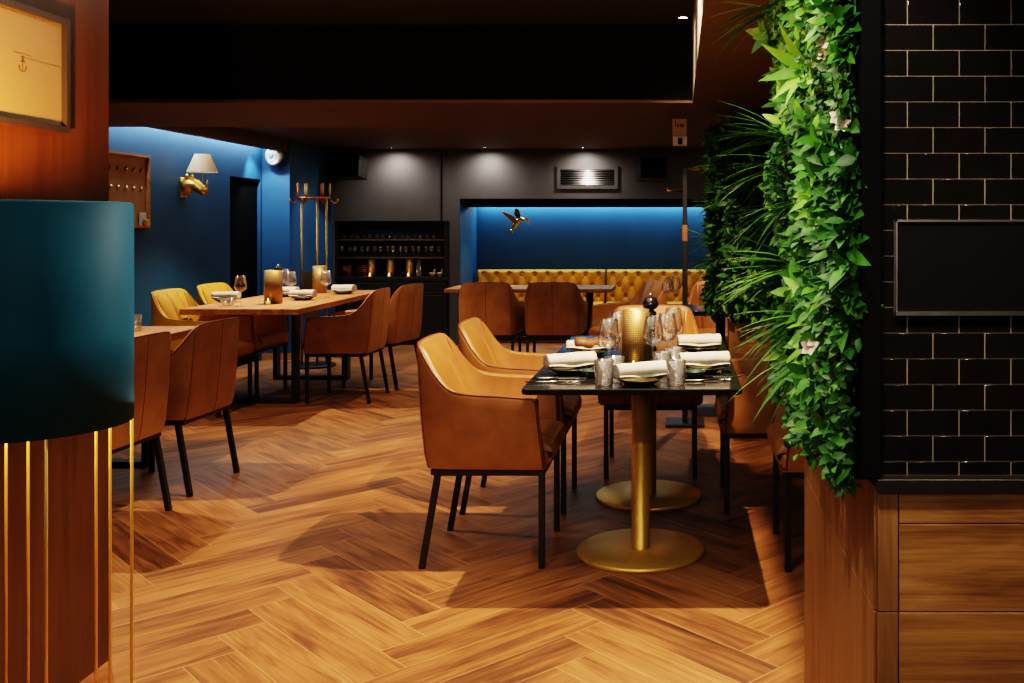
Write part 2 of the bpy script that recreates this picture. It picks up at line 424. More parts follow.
# screen in the tile wall
t = thing('wall_screen', 'black rectangular screen set into the black tiled wall', 'screen', (scr[0], PY, scr[2]))
w_, h_ = 1.35 - scr[0], scr[3] - scr[2]
m = MB(); m.box((.004, -.001, .004), (w_, .011, h_ - .004)); m.build('panel', M_screen, t)
m = MB(); e = .0035
m.box((0, -.006, 0), (e, .011, h_)); m.box((0, -.006, h_ - e), (w_, .011, h_)); m.box((0, -.010, -.004), (w_, .011, e)); m.build('frame', M_steel, t)

# ------------------------------------------------------------------ greenery
def leaf(m, base, d, nrm, ln, wd, tone, curl=.25, fold=.25, seg=3, jit=0.0):
    d = d.normalized(); s = d.cross(nrm)
    if s.length < 1e-3: s = d.orthogonal()
    s.normalize(); n = s.cross(d).normalized()
    prof = {2: [.15, 1, 0], 3: [.2, 1, .75, 0], 4: [.25, .85, 1, .6, 0]}[seg]
    mid, lf, rt = [], [], []
    for i in range(seg + 1):
        u = i / seg; c = base + d * (ln * u) - n * (curl * ln * u * u)
        mid.append(m.v(*c)); hw = wd / 2 * prof[i]
        if i == seg or hw < 1e-5: lf.append(None); rt.append(None)
        else:
            lf.append(m.v(*(c + s * hw + n * fold * hw))); rt.append(m.v(*(c - s * hw + n * fold * hw)))
    for i in range(seg):
        a = tone + random.uniform(-jit, jit)
        if lf[i + 1] is not None:
            m.f([mid[i], lf[i], lf[i + 1], mid[i + 1]], a, True); m.f([rt[i], mid[i], mid[i + 1], rt[i + 1]], a, True)
        else:
            m.f([mid[i], lf[i], mid[i + 1]], a, True); m.f([rt[i], mid[i], mid[i + 1]], a, True)
def rv(): return Vector((random.gauss(0, 1), random.gauss(0, 1), random.gauss(0, 1))).normalized()

def tuft(parent, c, d, n, ln, spread, name='grass_tuft'):
    m = MB(); d = Vector(d).normalized()
    for _ in range(n):
        q = (d + rv() * spread).normalized(); L = ln * random.uniform(.65, 1.1)
        leaf(m, Vector(c) + rv() * .012, q, Vector((0, 0, 1)) + rv() * .4, L, L * .034 + .0015, random.random(), random.uniform(.1, .45), .3, 4)
    return m.build(name, M_grass, parent, normals=False)
def rosette(parent, c, d, n, ln, wd, tone, name='broad_leaf_plant', open_=.9):
    m = MB(); d = Vector(d).normalized()
    x = d.orthogonal().normalized(); y = d.cross(x)
    for i in range(n):
        a = i * 2.4 + random.uniform(-.3, .3); k = random.uniform(.55, 1.1) * open_
        q = (d + (x * math.cos(a) + y * math.sin(a)) * k).normalized()
        leaf(m, Vector(c), q, d, ln * random.uniform(.7, 1.1), wd * random.uniform(.8, 1.1), tone + random.uniform(-.12, .12), .3, .22, 4)
    return m.build(name, M_leaf, parent, normals=False)
def flower(parent, c, d, s):
    m = MB(); d = Vector(d).normalized(); x = d.orthogonal().normalized(); y = d.cross(x)
    for i in range(5):
        a = i * 1.257; q = d * .35 + x * math.cos(a) + y * math.sin(a)
        leaf(m, Vector(c), q, d, s, s * .75, 0, -.15, .1, 3)
    return m.build('flower', M_petal, parent, normals=False)

gw = thing('green_wall', 'lush green plant wall hanging beside the black tiled pier', 'plant wall', (PX, 2.3, .8))
gw.location = (0, 0, 0)
m = MB(); m.box((.334, PY + .03, .865), (.3575, PY2 + .02, ZB - .002)); m.build('backing_panel', M_dark, gw)
m = MB()
def bulge(y, z): return .055 + .05 * noise.noise(Vector((y * 5, z * 5, 1.3))) + .03 * noise.noise(Vector((y * 13, z * 13, 4)))
for _ in range(8000):
    y = random.uniform(PY + .035, PY2 + .03) if random.random() > .22 else random.uniform(PY - .005, PY + .10); z = random.uniform(.85 + .02 * random.random(), ZB - .01)
    zone = noise.noise(Vector((y * 4.5, z * 4.5, 9.0)))
    dep = random.uniform(0, 1) ** .6 * bulge(y, z) * (1 if y > 1.9 else .75)
    p = Vector((.334 - dep, y, z))
    d = Vector((-.55, -.35, -.15)) + rv() * .95
    if zone > .18: ln, wd, tn = random.uniform(.038, .066), random.uniform(.020, .034), random.uniform(.45, .95)
    elif zone > -.12: ln, wd, tn = random.uniform(.024, .042), random.uniform(.016, .028), random.uniform(.2, .85)
    else: ln, wd, tn = random.uniform(.014, .028), random.uniform(.010, .017), random.uniform(.1, .7)
    if random.random() < .06: tn = 1.0
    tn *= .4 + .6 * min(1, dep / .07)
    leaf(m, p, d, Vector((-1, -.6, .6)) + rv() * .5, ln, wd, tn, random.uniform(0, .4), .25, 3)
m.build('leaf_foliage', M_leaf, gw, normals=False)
for (px, py, d, n, ln, vec) in [(803, 268, 2.35, 46, .21, (-1, -.1, .15)), (806, 318, 2.3, 40, .20, (-1, -.15, -.25)), (792, 205, 2.5, 34, .19, (-1, -.1, -.3)),
                                (790, 140, 2.5, 36, .22, (-.9, 0, .35)), (782, 165, 2.6, 24, .20, (-1, 0, .0)), (778, 8, 2.6, 24, .20, (-1, 0, -.1)),
                                (812, 352, 2.25, 20, .20, (-1, -.2, -.6)), (835, 265, 1.98, 22, .11, (-.6, -.6, -.1))]:
    c = pt(px, py, d); tuft(gw, c, vec, int(n * .75), ln, .40)
for (px, py, d, n, ln, wd, tn, vec) in [(838, 25, 1.97, 9, .075, .034, .85, (-.5, -.8, .3)), (812, 70, 2.15, 9, .12, .026, .82, (-.7, -.6, 0)), (836, 300, 1.96, 9, .10, .03, .6, (-.4, -.8, .35)),
                                        (843, 335, 1.93, 10, .085, .034, .55, (-.4, -.9, -.1)), (846, 120, 1.95, 10, .05, .022, .8, (-.5, -.8, .2)), (850, 200, 1.93, 7, .075, .036, .7, (-.4, -.9, .2)),
                                        (852, 60, 1.92, 7, .065, .03, .7, (-.4, -.9, 0)), (815, 190, 2.1, 9, .055, .032, .75, (-.6, -.7, .2)), (822, 395, 2.05, 9, .06, .03, .6, (-.5, -.8, -.1)),
                                        (845, 430, 1.93, 8, .06, .03, .45, (-.4, -.9, 0)), (848, 470, 1.92, 8, .055, .026, .6, (-.3, -.9, -.4)), (795, 95, 2.3, 8, .06, .03, .5, (-.7, -.6, 0)),
                                        (828, 150, 2.0, 10, .045, .025, .75, (-.5, -.8, 0)), (770, 35, 2.72, 8, .07, .035, .5, (-.8, -.5, 0)), (812, 12, 2.2, 9, .07, .038, .65, (-.6, -.7, 0))]:
    rosette(gw, pt(px, py, d), vec, n, ln, wd, tn)
for (px, py, d, s) in [(838, 117, 1.90, .022), (843, 124, 1.89, .024), (823, 44, 2.0, .024), (823, 55, 2.0, .018), (817, 338, 2.03, .03), (810, 347, 2.05, .026)]:
    flower(gw, pt(px, py, d - .07), (-.4, -.9, .1), s * .85)

# second partition further back: planter and dark hedge
QX, QY = .311, 6.1
sbox('wall_partition', (QX + .012, QY + .012, 0), (1.5, QY + .42, .735), M_panel)
m = MB()
m.box((QX, QY, 0), (QX + .03, QY + .03, .737), .002, .05); struct(m.build('trim_5', M_panelv))
m = MB()
m.box((QX + .031, QY, 0), (1.5, QY + .011, .36), .001, -.1); m.box((QX + .031, QY, .362), (1.5, QY + .011, .735), .001, -.04); struct(m.build('wall_partition_cladding', M_panel))
gh = thing('green_hedge_panel', 'tall dark green hedge panel on the low wooden partition behind the right chairs', 'plant wall')
m = MB(); m.box((QX + .02, QY + .05, .742), (1.5, QY + .34, ZB - .02)); m.build('backing_panel', M_dark, gh)
m = MB()
for _ in range(5200):
    z = random.uniform(.78, ZB - .09)
    if random.random() < .55: p = Vector((random.uniform(QX - .02, QX + .55), QY + .05 - random.random() ** .6 * .15, z)); o = Vector((0, -1, 0))
    else: p = Vector((QX + .02 - random.random() ** .6 * (.12 + .06 * noise.noise(Vector((z * 4, 0, 0)))), random.uniform(QY, QY + .34), z)); o = Vector((-1, -.3, 0))
    tn = random.uniform(.0, .5) if z > 1.25 else random.uniform(.1, .75)
    if random.random() < .05: tn = .9
    ln = random.uniform(.04, .09)
    leaf(m, p, o * .7 + Vector((0, 0, .1)) + rv() * .9, o + Vector((0, 0, .6)) + rv() * .5, ln, ln * random.uniform(.3, .55), tn, random.uniform(0, .4), .25, 3)
m.build('leaf_foliage', M_leaf, gh, normals=False)
for (px, py, vec) in [(712, 240, (-1, -.3, .3)), (715, 205, (-1, -.3, .2)), (716, 165, (-1, -.3, .0)), (712, 262, (-.9, -.5, .1))]:
    tuft(gh, pt(px, py, 6.05), vec, 22, .19, .55)

# ------------------------------------------------------------------ dining armchair
def catmull(P, n):
    out = []
    for i in range(len(P) - 1):
        p0, p1, p2, p3 = P[max(i - 1, 0)], P[i], P[i + 1], P[min(i + 2, len(P) - 1)]
        for k in range(n):
            t = k / n
            out.append(tuple(.5 * (2 * b + (c - a) * t + (2 * a - 5 * b + 4 * c - d) * t * t + (3 * b - a - 3 * c + d) * t ** 3) for a, b, c, d in zip(p0, p1, p2, p3)))
    out.append(tuple(P[-1])); return out
ZS = .387
#  bottom x,y | top x,y,z | inner bottom x,y
HALF = [(.245, .265, .213, .283, .662, .235, .222), (.10, .263, .09, .283, .672, .10, .218), (-.03, .260, -.05, .280, .680, -.03, .213),
        (-.11, .257, -.13, .272, .700, -.085, .205), (-.165, .252, -.195, .252, .765, -.105, .185), (-.203, .238, -.245, .224, .838, -.118, .165),
        (-.222, .205, -.268, .190, .866, -.125, .13), (-.229, .10, -.276, .09, .872, -.13, .06), (-.230, 0, -.278, 0, .873, -.13, 0)]
def chair_parts(root, mat, pip, channels=(0,)):
    full = HALF + [(a, -b, c, -d, e, f, -g_) for (a, b, c, d, e, f, g_) in HALF[-2::-1]]
    S = catmull(full, 5)
    m = MB(); rings = []; tops = []; seam_pts = []
    for (bx, by, tx, ty, tz, ix, iy) in S:
        B, T, I = Vector((bx, by, ZS)), Vector((tx, ty, tz)), Vector((ix, iy, .455))
        inn = Vector((I.x - T.x, I.y - T.y, 0)); L_ = inn.length; inn = inn / L_ if L_ > 1e-6 else Vector((0, 0, 0))
        th = .030
        out = -inn
        prof = [B + inn * .03 + Vector((0, 0, 0)), B + Vector((0, 0, .004)), B + (T - B) * .12 + out * .008, B + (T - B) * .45 + out * .010, B + (T - B) * .8 + out * .005,
                T + out * .002 - Vector((0, 0, .012)), T, T + inn * th * .5 + Vector((0, 0, .006)), T + inn * th + Vector((0, 0, -.004)),
                T + (I - T) * .30 + inn * .012 - Vector((0, 0, .012)), T + (I - T) * .65 + inn * .006, I, I - Vector((0, 0, .06))]
        seam_pts.append([tuple(p) for p in prof[1:7]])
        rings.append([m.v(*p) for p in prof]); tops.append(T + inn * .004 + Vector((0, 0, .004)))
    for a, b in zip(rings, rings[1:]):
        for j in range(len(a) - 1): m.f([a[j], a[j + 1], b[j + 1], b[j]], 0, True)
    m.f(rings[0]); m.f(rings[-1][::-1])
    # underside
    m.f([r[0] for r in rings])
    m.box((-.205, -.236, ZS + .001), (.258, .236, .452), .018)
    m.build('shell', mat, root, smooth_angle=50)
    # piping along the outer top edge and down the arm fronts
    m = MB()
    f0 = [Vector((.243, .272, .40)), Vector((.236, .279, .52)), Vector((.220, .285, .645))]
    path = f0 + tops[1:-1] + [Vector((p.x, -p.y, p.z)) for p in f0[::-1]]
    m.tube(path, .0042, 6); m.build('piping', pip, root)
    # upright seams on the outside of the back
    m = MB(); k_ = len(rings) // 2
    for q in (k_, k_ - 14, k_ + 14):
        m.tube([Vector(rcs) for rcs in seam_pts[q]], .0022, 5)
    m.build('back_seam', pip, root)
    # inner back cushion with a centre seam and folded corners
    m = MB()
    def bf(u, v):
        y = (u - .5) * 2; w = .168 + .045 * math.sin(v * math.pi * .5) if v < 1 else .2
        w = .150 + .055 * v
        zz = .455 + (.862 - .455) * v
        x = -.118 - .128 * v
        puff = .058 * (1 - abs(y) ** 3.0) * math.sin(math.pi * min(1, .12 + .86 * v)) ** .6
        seam = sum(.024 * math.exp(-((y - c_) / .08) ** 2) for c_ in channels) * math.sin(math.pi * min(1, max(0, v))) ** .5
        return (x + puff - seam, y * w, zz - .012 * abs(y) ** 4)
    m.grid(bf, 36, 16); br = m.build('backrest', mat, root)
    m = MB()
    for u_ in (.045, .955): m.tube([Vector(bf(u_, v_ / 12)) + Vector((.004, 0, .002)) for v_ in range(1, 13)], .0028, 5)
    for c_ in channels: m.tube([Vector(bf(.5 + c_ / 2, v_ / 12)) + Vector((.0, 0, 0)) for v_ in range(1, 13)], .0018, 5)
    m.build('seam', pip, br)
    # seat cushion: rounded, stitched into channels, waterfall front
    m = MB()
    def sf(u, v):
        a = v * 2 * math.pi
        # superellipse section through the cushion thickness, along x
        cx_, cz_ = math.cos(a), math.sin(a)
        ex = lambda c, p: math.copysign(abs(c) ** p, c)
        x = .068 + .205 * ex(cx_, .35); z = .440 + .052 * ex(cz_, .5)
        y = (u - .5) * 2
        yy = ex(math.sin(y * math.pi / 2), .75) * .222 if abs(y) < 1 else math.copysign(.222, y)
        edge = (1 - abs(y) ** 8)
        z = .440 + (z - .440) * (.35 + .65 * edge)
        if cz_ > 0:
            z += .010 * (1 - y * y) * cz_
            z -= .010 * math.exp(-((abs(y) - .36) / .05) ** 2) * cz_
        return (x, yy, z)
    g_ = m.grid(sf, 30, 36)
    bmesh.ops.remove_doubles(m.bm, verts=m.bm.verts[:], dist=.0004)
    m.build('seat_cushion', mat, root)
    # frame and legs
    m = MB(); zf = .374
    for s_ in (-1, 1): m.box((-.19, s_ * .235 - .0125, zf - .011), (.246, s_ * .235 + .0125, zf + .012), .002)
    for x in (-.19, .2335): m.box((x - .0125, -.235, zf - .011), (x + .0125, .235, zf + .012), .002)
    m.build('frame', M_blackmetal, root)
    for s_ in (-1, 1):
        m = MB(); m.bar((.2335, s_ * .235, 0), (.2335, s_ * .235, zf), .024, .024, bev=.002); m.build('leg', M_blackmetal, root)
        m = MB(); m.bar((-.236, s_ * .238, 0), (-.172, s_ * .235, zf), .024, .024, bev=.002); m.build('leg', M_blackmetal, root)

C0 = thing('dining_armchair', 'nearest cognac leather armchair, its whole outer side facing us at the black marble table', 'chair', (-.77, 4.07, 0), 0, 'cognac leather armchairs')
chair_parts(C0, M_cognac, M_piping)
G = 'cognac leather armchairs'
for (x, y, a, lab) in [
    (-.77, 4.79, 0, 'cognac leather armchair just behind the nearest one, left side of the black marble table'),
    (.655, 4.03, 180, 'cognac armchair half hidden by the plant wall, nearest on the right of the marble table'),
    (.457, 4.79, 180, 'cognac armchair second along the right of the marble table, behind the plant wall spikes'),
    (-.151, 5.43, -90, 'cognac armchair at the far head of the marble table, facing us behind the glasses'),
    (-1.70, 8.86, 90, 'left of two cognac armchairs seen from behind at the far wooden table by the alcove'),
    (-1.115, 8.86, 90, 'right of two cognac armchairs seen from behind at the far wooden table by the alcove'),
    (-.42, 8.15, 205, 'cognac armchair angled before the tufted bench, beside the end of the far wooden table'),
    (.33, 7.98, -95, 'orange lit armchair facing us behind the small dark table, left of the hedge'),
    (-2.57, 7.62, 180, 'cognac armchair showing its outer arm side to us at the long laid wooden table'),
    (-2.49, 8.26, 170, 'cognac armchair showing its back behind another at the long wooden table, near the bar'),
    (-2.644, 5.09, 178, 'dark cognac armchair seen from behind at the front left table, fully clear of the lamp'),
    (-2.644, 4.38, 178, 'dark cognac armchair half hidden by the teal floor lamp at left')]:
    o = dup(C0, (x, y, 0), R(a), lab, G)
    if 'seen from behind at' in lab: o.scale = (.96, .96, .96)
    if 'long ' in lab or 'left table' in lab or 'at left' in lab: o.scale = (1, 1, .97)
Y0 = thing('dining_armchair', 'mustard yellow velvet armchair nearer us against the blue wall', 'chair', (-3.44, 7.08, 0), R(-2), 'yellow velvet armchairs')
chair_parts(Y0, M_yellow, M_yellowpipe, (-.34, .34))
dup(Y0, (-3.47, 7.80, 0), R(-4), 'mustard yellow velvet armchair further away, by the dark doorway', 'yellow velvet armchairs')

# ------------------------------------------------------------------ tables
def rounded_top(m, x0, y0, x1, y1, z0, z1, r=.03):
    P = []
    for cx_, cy_, a0 in ((x1 - r, y1 - r, 0), (x0 + r, y1 - r, 90), (x0 + r, y0 + r, 180), (x1 - r, y0 + r, 270)):
        for k in range(7): a = R(a0 + 15 * k); P.append((cx_ + r * math.cos(a), cy_ + r * math.sin(a)))
    e = .003
    def ring(off, z): return [m.v(x + (0 if off == 0 else (((x0 + x1) / 2 - x) / abs((x0 + x1) / 2 - x)) * off), y + (0 if off == 0 else (((y0 + y1) / 2 - y) / abs((y0 + y1) / 2 - y)) * off), z) for x, y in P]
    A = [ring(e, z0), ring(0, z0 + e), ring(0, z1 - e), ring(e, z1)]
    for a, b in zip(A, A[1:]):
        for j in range(len(P)): m.f([a[j], a[(j + 1) % len(P)], b[(j + 1) % len(P)], b[j]])
    m.f(A[0][::-1]); m.f(A[-1])
TH = .75
def pedestal_table(x0, y0, x1, y1, bx, by, label):
    t = thing('bistro_table', label, 'table', (bx, by, 0), 0, 'black marble tables on gold pedestals')
    m = MB(); rounded_top(m, x0 - bx, y0 - by, x1 - bx, y1 - by, TH - .022, TH); m.build('tabletop', M_stone, t)
    m = MB(); m.lathe([(0, 0), (.258, 0), (.262, .004), (.262, .012), (.256, .017), (.03, .018), (0, .018)], n=64); m.build('base', M_brass, t)
    m = MB(); m.lathe([(0, .018), (.040, .018), (.040, .020), (.0375, .022), (.0375, TH - .03), (0, TH - .03)], n=32); m.build('pole', M_brass, t)
    m = MB(); m.box((-.17, -.17, TH - .03), (.17, .17, TH - .0225)); m.build('mounting_plate', M_blackmetal, t)
    return t
p1, p2 = gp(641, 552), gp(648.5, 496)
pedestal_table(-.572, 3.53, .230, 4.395, -.158, 4.03, 'nearer half of the black marble table, on a round gold pedestal base')
pedestal_table(-.572, 4.40, .230, 5.25, -.150, 4.85, 'further half of the black marble table, on the second gold pedestal')

def u_table(x0, y0, x1, y1, label, lx0, lx1, ly0, ly1):
    cx_, cy_ = (x0 + x1) / 2, (y0 + y1) / 2
    t = thing('oak_table', label, 'table', (cx_, cy_, 0), 0)
    m = MB(); m.box((x0 - cx_, y0 - cy_, TH - .042), (x1 - cx_, y1 - cy_, TH), .004); m.build('tabletop', M_tabwood, t)
    for y in (ly0, ly1):
        m = MB(); w = .035
        m.box((lx0 - cx_ - w, y - cy_ - .04, .0), (lx0 - cx_, y - cy_ + .04, TH - .043), .002)
        m.box((lx1 - cx_, y - cy_ - .04, .0), (lx1 - cx_ + w, y - cy_ + .04, TH - .043), .002)
        m.box((lx0 - cx_, y - cy_ - .04, 0), (lx1 - cx_, y - cy_ + .04, .03), .002)
        m.box((lx0 - cx_, y - cy_ - .04, TH - .075), (lx1 - cx_, y - cy_ + .04, TH - .043), .002)
        m.build('leg_frame', M_blackmetal, t)
    return t
u_table(-3.54, 6.94, -2.70, 9.0, 'long oak table laid with glasses and napkins, between yellow and cognac armchairs', -3.50, -2.92, 7.42, 8.57)
u_table(-3.62, 3.75, -2.78, 5.76, 'oak table partly hidden by the teal floor lamp, in front of two dark armchairs', -3.52, -2.98, 4.05, 5.47)
def far_table(x0, y0, x1, y1, label, mat, bx):
    cx_, cy_ = (x0 + x1) / 2, (y0 + y1) / 2
    t = thing('cafe_table', label, 'table', (cx_, cy_, 0))
    m = MB(); m.box((x0 - cx_, y0 - cy_, TH - .035), (x1 - cx_, y1 - cy_, TH), .004); m.build('tabletop', mat, t)
    for b in bx:
        m = MB(); m.cyl((b - cx_, 0, 0), .035, .012, TH - .036, 16); m.build('pole', M_blackmetal, t)
        m = MB(); m.box((b - cx_ - .2, -.2, 0), (b - cx_ + .2, .2, .012), .003); m.build('base', M_blackmetal, t)
far_table(-2.19, 9.13, -.63, 9.75, 'far pale oak table in front of the tufted yellow bench', M_tabwood, [-1.95, -.86])
far_table(-.20, 6.78, .62, 7.38, 'small dark table beside the coat stand and hedge partition', M_stone, [.3])

# ------------------------------------------------------------------ benches in the alcove
def bench(x0, x1, label):
    t = thing('tufted_bench', label, 'bench', ((x0 + x1) / 2, 11.6, 0), 0, 'tufted yellow benches in the alcove')
    w = x1 - x0; rows = 3; z0, z1 = .43, .818
    nb = max(2, round(w / .153)); sx = w / nb; sz = (z1 - z0) / rows
    btn = []
    for r in range(rows + 0):
        zc = z1 - (r + .42) * sz
        for i in range(nb + 1):
            xc = (i + (.5 if r % 2 == 0 else 0)) * sx
            if .02 < xc < w - .02: btn.append((xc, zc))
    def bf(u, v):
        x = u * w; z = z0 + v * (z1 - z0)
        # pillow between diamond creases
        zz = (z1 - z) / sz - .42
        a = (x / sx - .5 + zz * .5); b = (x / sx - .5 - zz * .5)
        fa = abs(a - round(a)); fb = abs(b - round(b))
        d = .030 * (min(fa, .5) * 2) ** .5 * (min(fb, .5) * 2) ** .5
        for xb, zb in btn:
            q = (x - xb) ** 2 + (z - zb) ** 2
            if q < .004: d -= .045 * math.exp(-q / .0004)
        rim = min(u, 1 - u) * w; rt = min(1, (z1 - z) / .03); re = min(1, rim / .02)
        d *= (.3 + .7 * rt) * (.4 + .6 * re)
        roll = .02 * (1 - rt) ** 2 + .02 * (1 - re) ** 2
        return (x - w / 2, .10 - d + roll - .02 * (1 - v), z)
    m = MB(); m.grid(bf, int(nb * 16), 54)
    m.box((-w / 2 + .001, .125, z0), (w / 2 - .001, .24, z1 - .004), .004)
    back = m.build('backrest', M_yellow, t)
    for xb, zb in btn:
        m = MB(); m.lathe([(0, -.006), (.011, -.003), (.013, .002), (0, .006)], n=10)
        b = m.build('button', M_yellowpipe, back); b.location = (xb - w / 2, .098, zb); b.rotation_euler = (R(-90), 0, 0)
    m = MB(); m.box((-w / 2, -.42, .30), (w / 2, .09, .44), .025); m.build('seat', M_yellow, t)
    m = MB(); m.box((-w / 2, -.36, 0), (w / 2, .2, .298)); m.build('base', M_darkcab, t)
    for z in (.01, .064):
        m = MB(); m.box((-w / 2, -.368, z), (w / 2, -.3605, z + .012)); m.build('trim_strip', M_brassdk, t)
bench(-2.41, -.885, 'left tufted yellow velvet bench in the blue alcove, behind the far oak table')
bench(-.865, 1.1, 'right tufted yellow velvet bench in the blue alcove, behind the black coat stand')

# gold bird on the alcove wall
bd = thing('bird_ornament', 'golden flying bird ornament on the blue alcove wall', 'ornament', pt(517, 221, 11.76))
m = MB()
m.tube([(.10, -.02, .03), (.06, -.045, .02), (.02, -.05, -.01), (-.02, -.045, -.06), (-.055, -.035, -.115)], [.008, .028, .036, .030, .016], 12)
m.tube([(-.048, -.036, -.105), (-.065, -.036, -.13), (-.075, -.034, -.142)], [.022, .02, .006], 10)
m.build('body', M_gold, bd)
def wing(name, pts, th=.006):
    m = MB()
    vs = [m.v(*p) for p in pts]; ws = [m.v(p[0], p[1] + th, p[2]) for p in pts]
    m.f(vs); m.f(ws[::-1]); k = len(vs)
    for i in range(k): m.f([vs[i], vs[(i + 1) % k], ws[(i + 1) % k], ws[i]])
    m.build(name, M_gold, bd)
wing('wing', [(.02, -.05, .0), (-.02, -.07, .05), (-.07, -.10, .085), (-.155, -.13, .115), (-.135, -.12, .075), (-.10, -.10, .04), (-.065, -.085, .01), (-.03, -.06, -.03)])
wing('wing', [(.06, -.045, .02), (.045, -.03, .08), (.03, -.02, .125), (.005, -.02, .155), (-.02, -.02, .135), (-.03, -.03, .09), (.0, -.05, .04)])
wing('tail', [(.09, -.03, .045), (.13, -.03, .035), (.155, -.03, -.02), (.165, -.03, -.055), (.14, -.03, -.035), (.115, -.03, -.0), (.085, -.03, .01)])

# ------------------------------------------------------------------ bar unit
bu = thing('bar_cabinet', 'black built-in bar cabinet with glass shelves and dark doors', 'cabinet', ((CBL + CBR) / 2, YB + .2, 0))
BX = (CBR - CBL) / 2 - .004
m = MB(); m.box((-BX, -.20, .72), (BX, .215, .766), .003); m.build('countertop', M_darkcab, bu)
m = MB(); m.box((-BX, -.17, .0), (BX, .215, .719)); m.box((-BX, .195, .767), (BX, .215, 1.39)); m.box((-BX, -.18, .767), (-BX + .025, .194, 1.39)); m.box((BX - .06, -.18, .767), (BX, .194, 1.39)); m.build('carcass', M_darkcab, bu)
for (xa, xb) in ((-BX + .03, -.02), (0, BX - .03)):
    m = MB(); m.box((xa, -.188, .06), (xb, -.171, .60), .003); dr = m.build('door', M_darkcab, bu)
    m = MB(); m.box((xa + .05, -.192, .555), (xb - .05, -.1885, .56)); m.build('handle', M_brassdk, dr)
    m = MB(); m.box((xa, -.188, .615), (xb, -.171, .712), .003); dr = m.build('drawer', M_darkcab, bu)
    m = MB(); m.box((xa + .05, -.192, .69), (xb - .05, -.1885, .695)); m.build('handle', M_brassdk, dr)
for z in (1.187, .985):
    m = MB(); m.box((-BX + .026, -.15, z - .012), (BX - .061, .194, z)); m.box((-BX + .026, -.153, z - .012), (BX - .061, -.1505, z - .001)); m.build('shelf', M_brassdk, bu)
# glasses on the shelves
def bar_x(px, d): return pt(px, 0, d).x
GL = []
m = MB(); m.lathe([(0, .001), (.024, .001), (.027, .055), (.0255, .055), (.022, .008), (0, .008)], n=12)
tg = m.build('bar_glass', M_glass); tg.location = (bar_x(345, 11.08), 11.08, 1.1872)
tag(tg, 'small tumbler on the top shelf of the bar', 'glass', 'tumblers on the bar top shelf')
for k in range(1, 15):
    c = tg.copy(); COL.objects.link(c); c.location = (bar_x(345 + k * 6.3, 11.08), 11.08 + (k % 2) * .03, 1.1872)
m = MB(); m.lathe([(0, .001), (.026, .001), (.026, .003), (.004, .006), (.003, .055), (.012, .065), (.028, .09), (.026, .125), (.0245, .125), (.026, .09), (.01, .068), (0, .066)], n=12)
sg = m.build('stem_glass', M_glass); sg.location = (bar_x(342, 11.08), 11.08, .9852)
tag(sg, 'stemmed glass on the middle shelf of the bar', 'glass', 'stemmed glasses on the bar middle shelf')
for k in range(1, 16):
    c = sg.copy(); COL.objects.link(c); c.location = (bar_x(342 + k * 6.4, 11.08), 11.08 + (k % 2) * .04, .9852)
for k, px in enumerate((370.5, 389.8, 409)):
    x = bar_x(px, 11.06)
    t = thing('candle_lantern', ('left', 'middle', 'right')[k] + ' of three bar lanterns with a lit candle in front', 'lantern', (x, 11.10, .7662), 0, 'lanterns on the bar counter')
    m = MB(); m.lathe([(0, 0), (.046, 0), (.046, .20), (.043, .20), (.043, .006), (0, .006)], n=20, uvscale=(26, 95)); m.build('cylinder', M_perf, t)
    c = thing('candle', 'lit tealight before the ' + ('left', 'middle', 'right')[k] + ' lantern on the bar counter', 'candle', (x, 11.03, .7662), 0, 'tealights on the bar counter')
    m = MB(); m.lathe([(0, 0), (.018, 0), (.021, .03), (.0195, .03), (.0165, .003), (0, .003)], n=14); m.build('holder', M_glass, c)
    m = MB(); m.cyl((0, 0, 0), .0155, .004, .016, 12); m.build('wax', M_wax, c)
    m = MB(); m.lathe([(0, .017), (.006, .024), (.004, .034), (0, .044)], n=10); m.build('flame', M_flame, c)
for k, (px, w, h) in enumerate(((347.5, .075, .125), (363, .09, .13))):
    o = thing('wire_basket', ('left brown wire basket on the bar counter', 'right brown wire basket on the bar counter, beside the left lantern')[k], 'basket', (bar_x(px, 11.1), 11.1, .7662))
    m = MB()
    for i in range(5): m.tube([(-w / 2 + w * i / 4, -.03, .004), (-w / 2 + w * i / 4, -.03, h)], .002, 5)
    for i in range(6): m.tube([(-w / 2, -.03, .004 + i * (h - .008) / 5), (w / 2, -.03, .004 + i * (h - .008) / 5)], .002, 5)
    for i in range(6): m.tube([(-w / 2, .03, .004 + i * (h - .008) / 5), (w / 2, .03, .004 + i * (h - .008) / 5)], .002, 5)
    for i in range(5): m.tube([(-w / 2 + w * i / 4, .03, .004), (-w / 2 + w * i / 4, .03, h)], .002, 5)
    m.build('wires', M_copper, o)
    m = MB(); m.box((-w / 2, -.03, 0), (w / 2, .03, .003)); m.build('bottom', M_copper, o)
m = MB(); m.lathe([(0, 0), (.03, 0), (.036, .04), (.03, .12), (.02, .165), (.026, .185), (.023, .185), (.017, .165), (0, .16)], n=8)
o = m.build('vase', M_cutglass); o.location = (bar_x(419, 11.08), 11.08, .7662); tag(o, 'cut glass vase on the bar counter right of the lanterns', 'vase')
for k, px in enumerate((432.5, 440)):
    t = thing('mortar', ('left pale mortar bowl on the bar counter', 'right pale mortar bowl on the bar counter')[k], 'bowl', (bar_x(px, 11.06), 11.06, .7662), 0, 'mortars on the bar counter')
    m = MB(); m.lathe([(0, 0), (.02, 0), (.022, .008), (.034, .03), (.036, .048), (.031, .048), (.024, .02), (0, .014)], n=18); m.build('bowl', M_beige, t)
    m = MB(); m.tube([(.0, 0, .025), (.03, 0, .085)], [.009, .006], 8); m.build('pestle', M_beige, t)

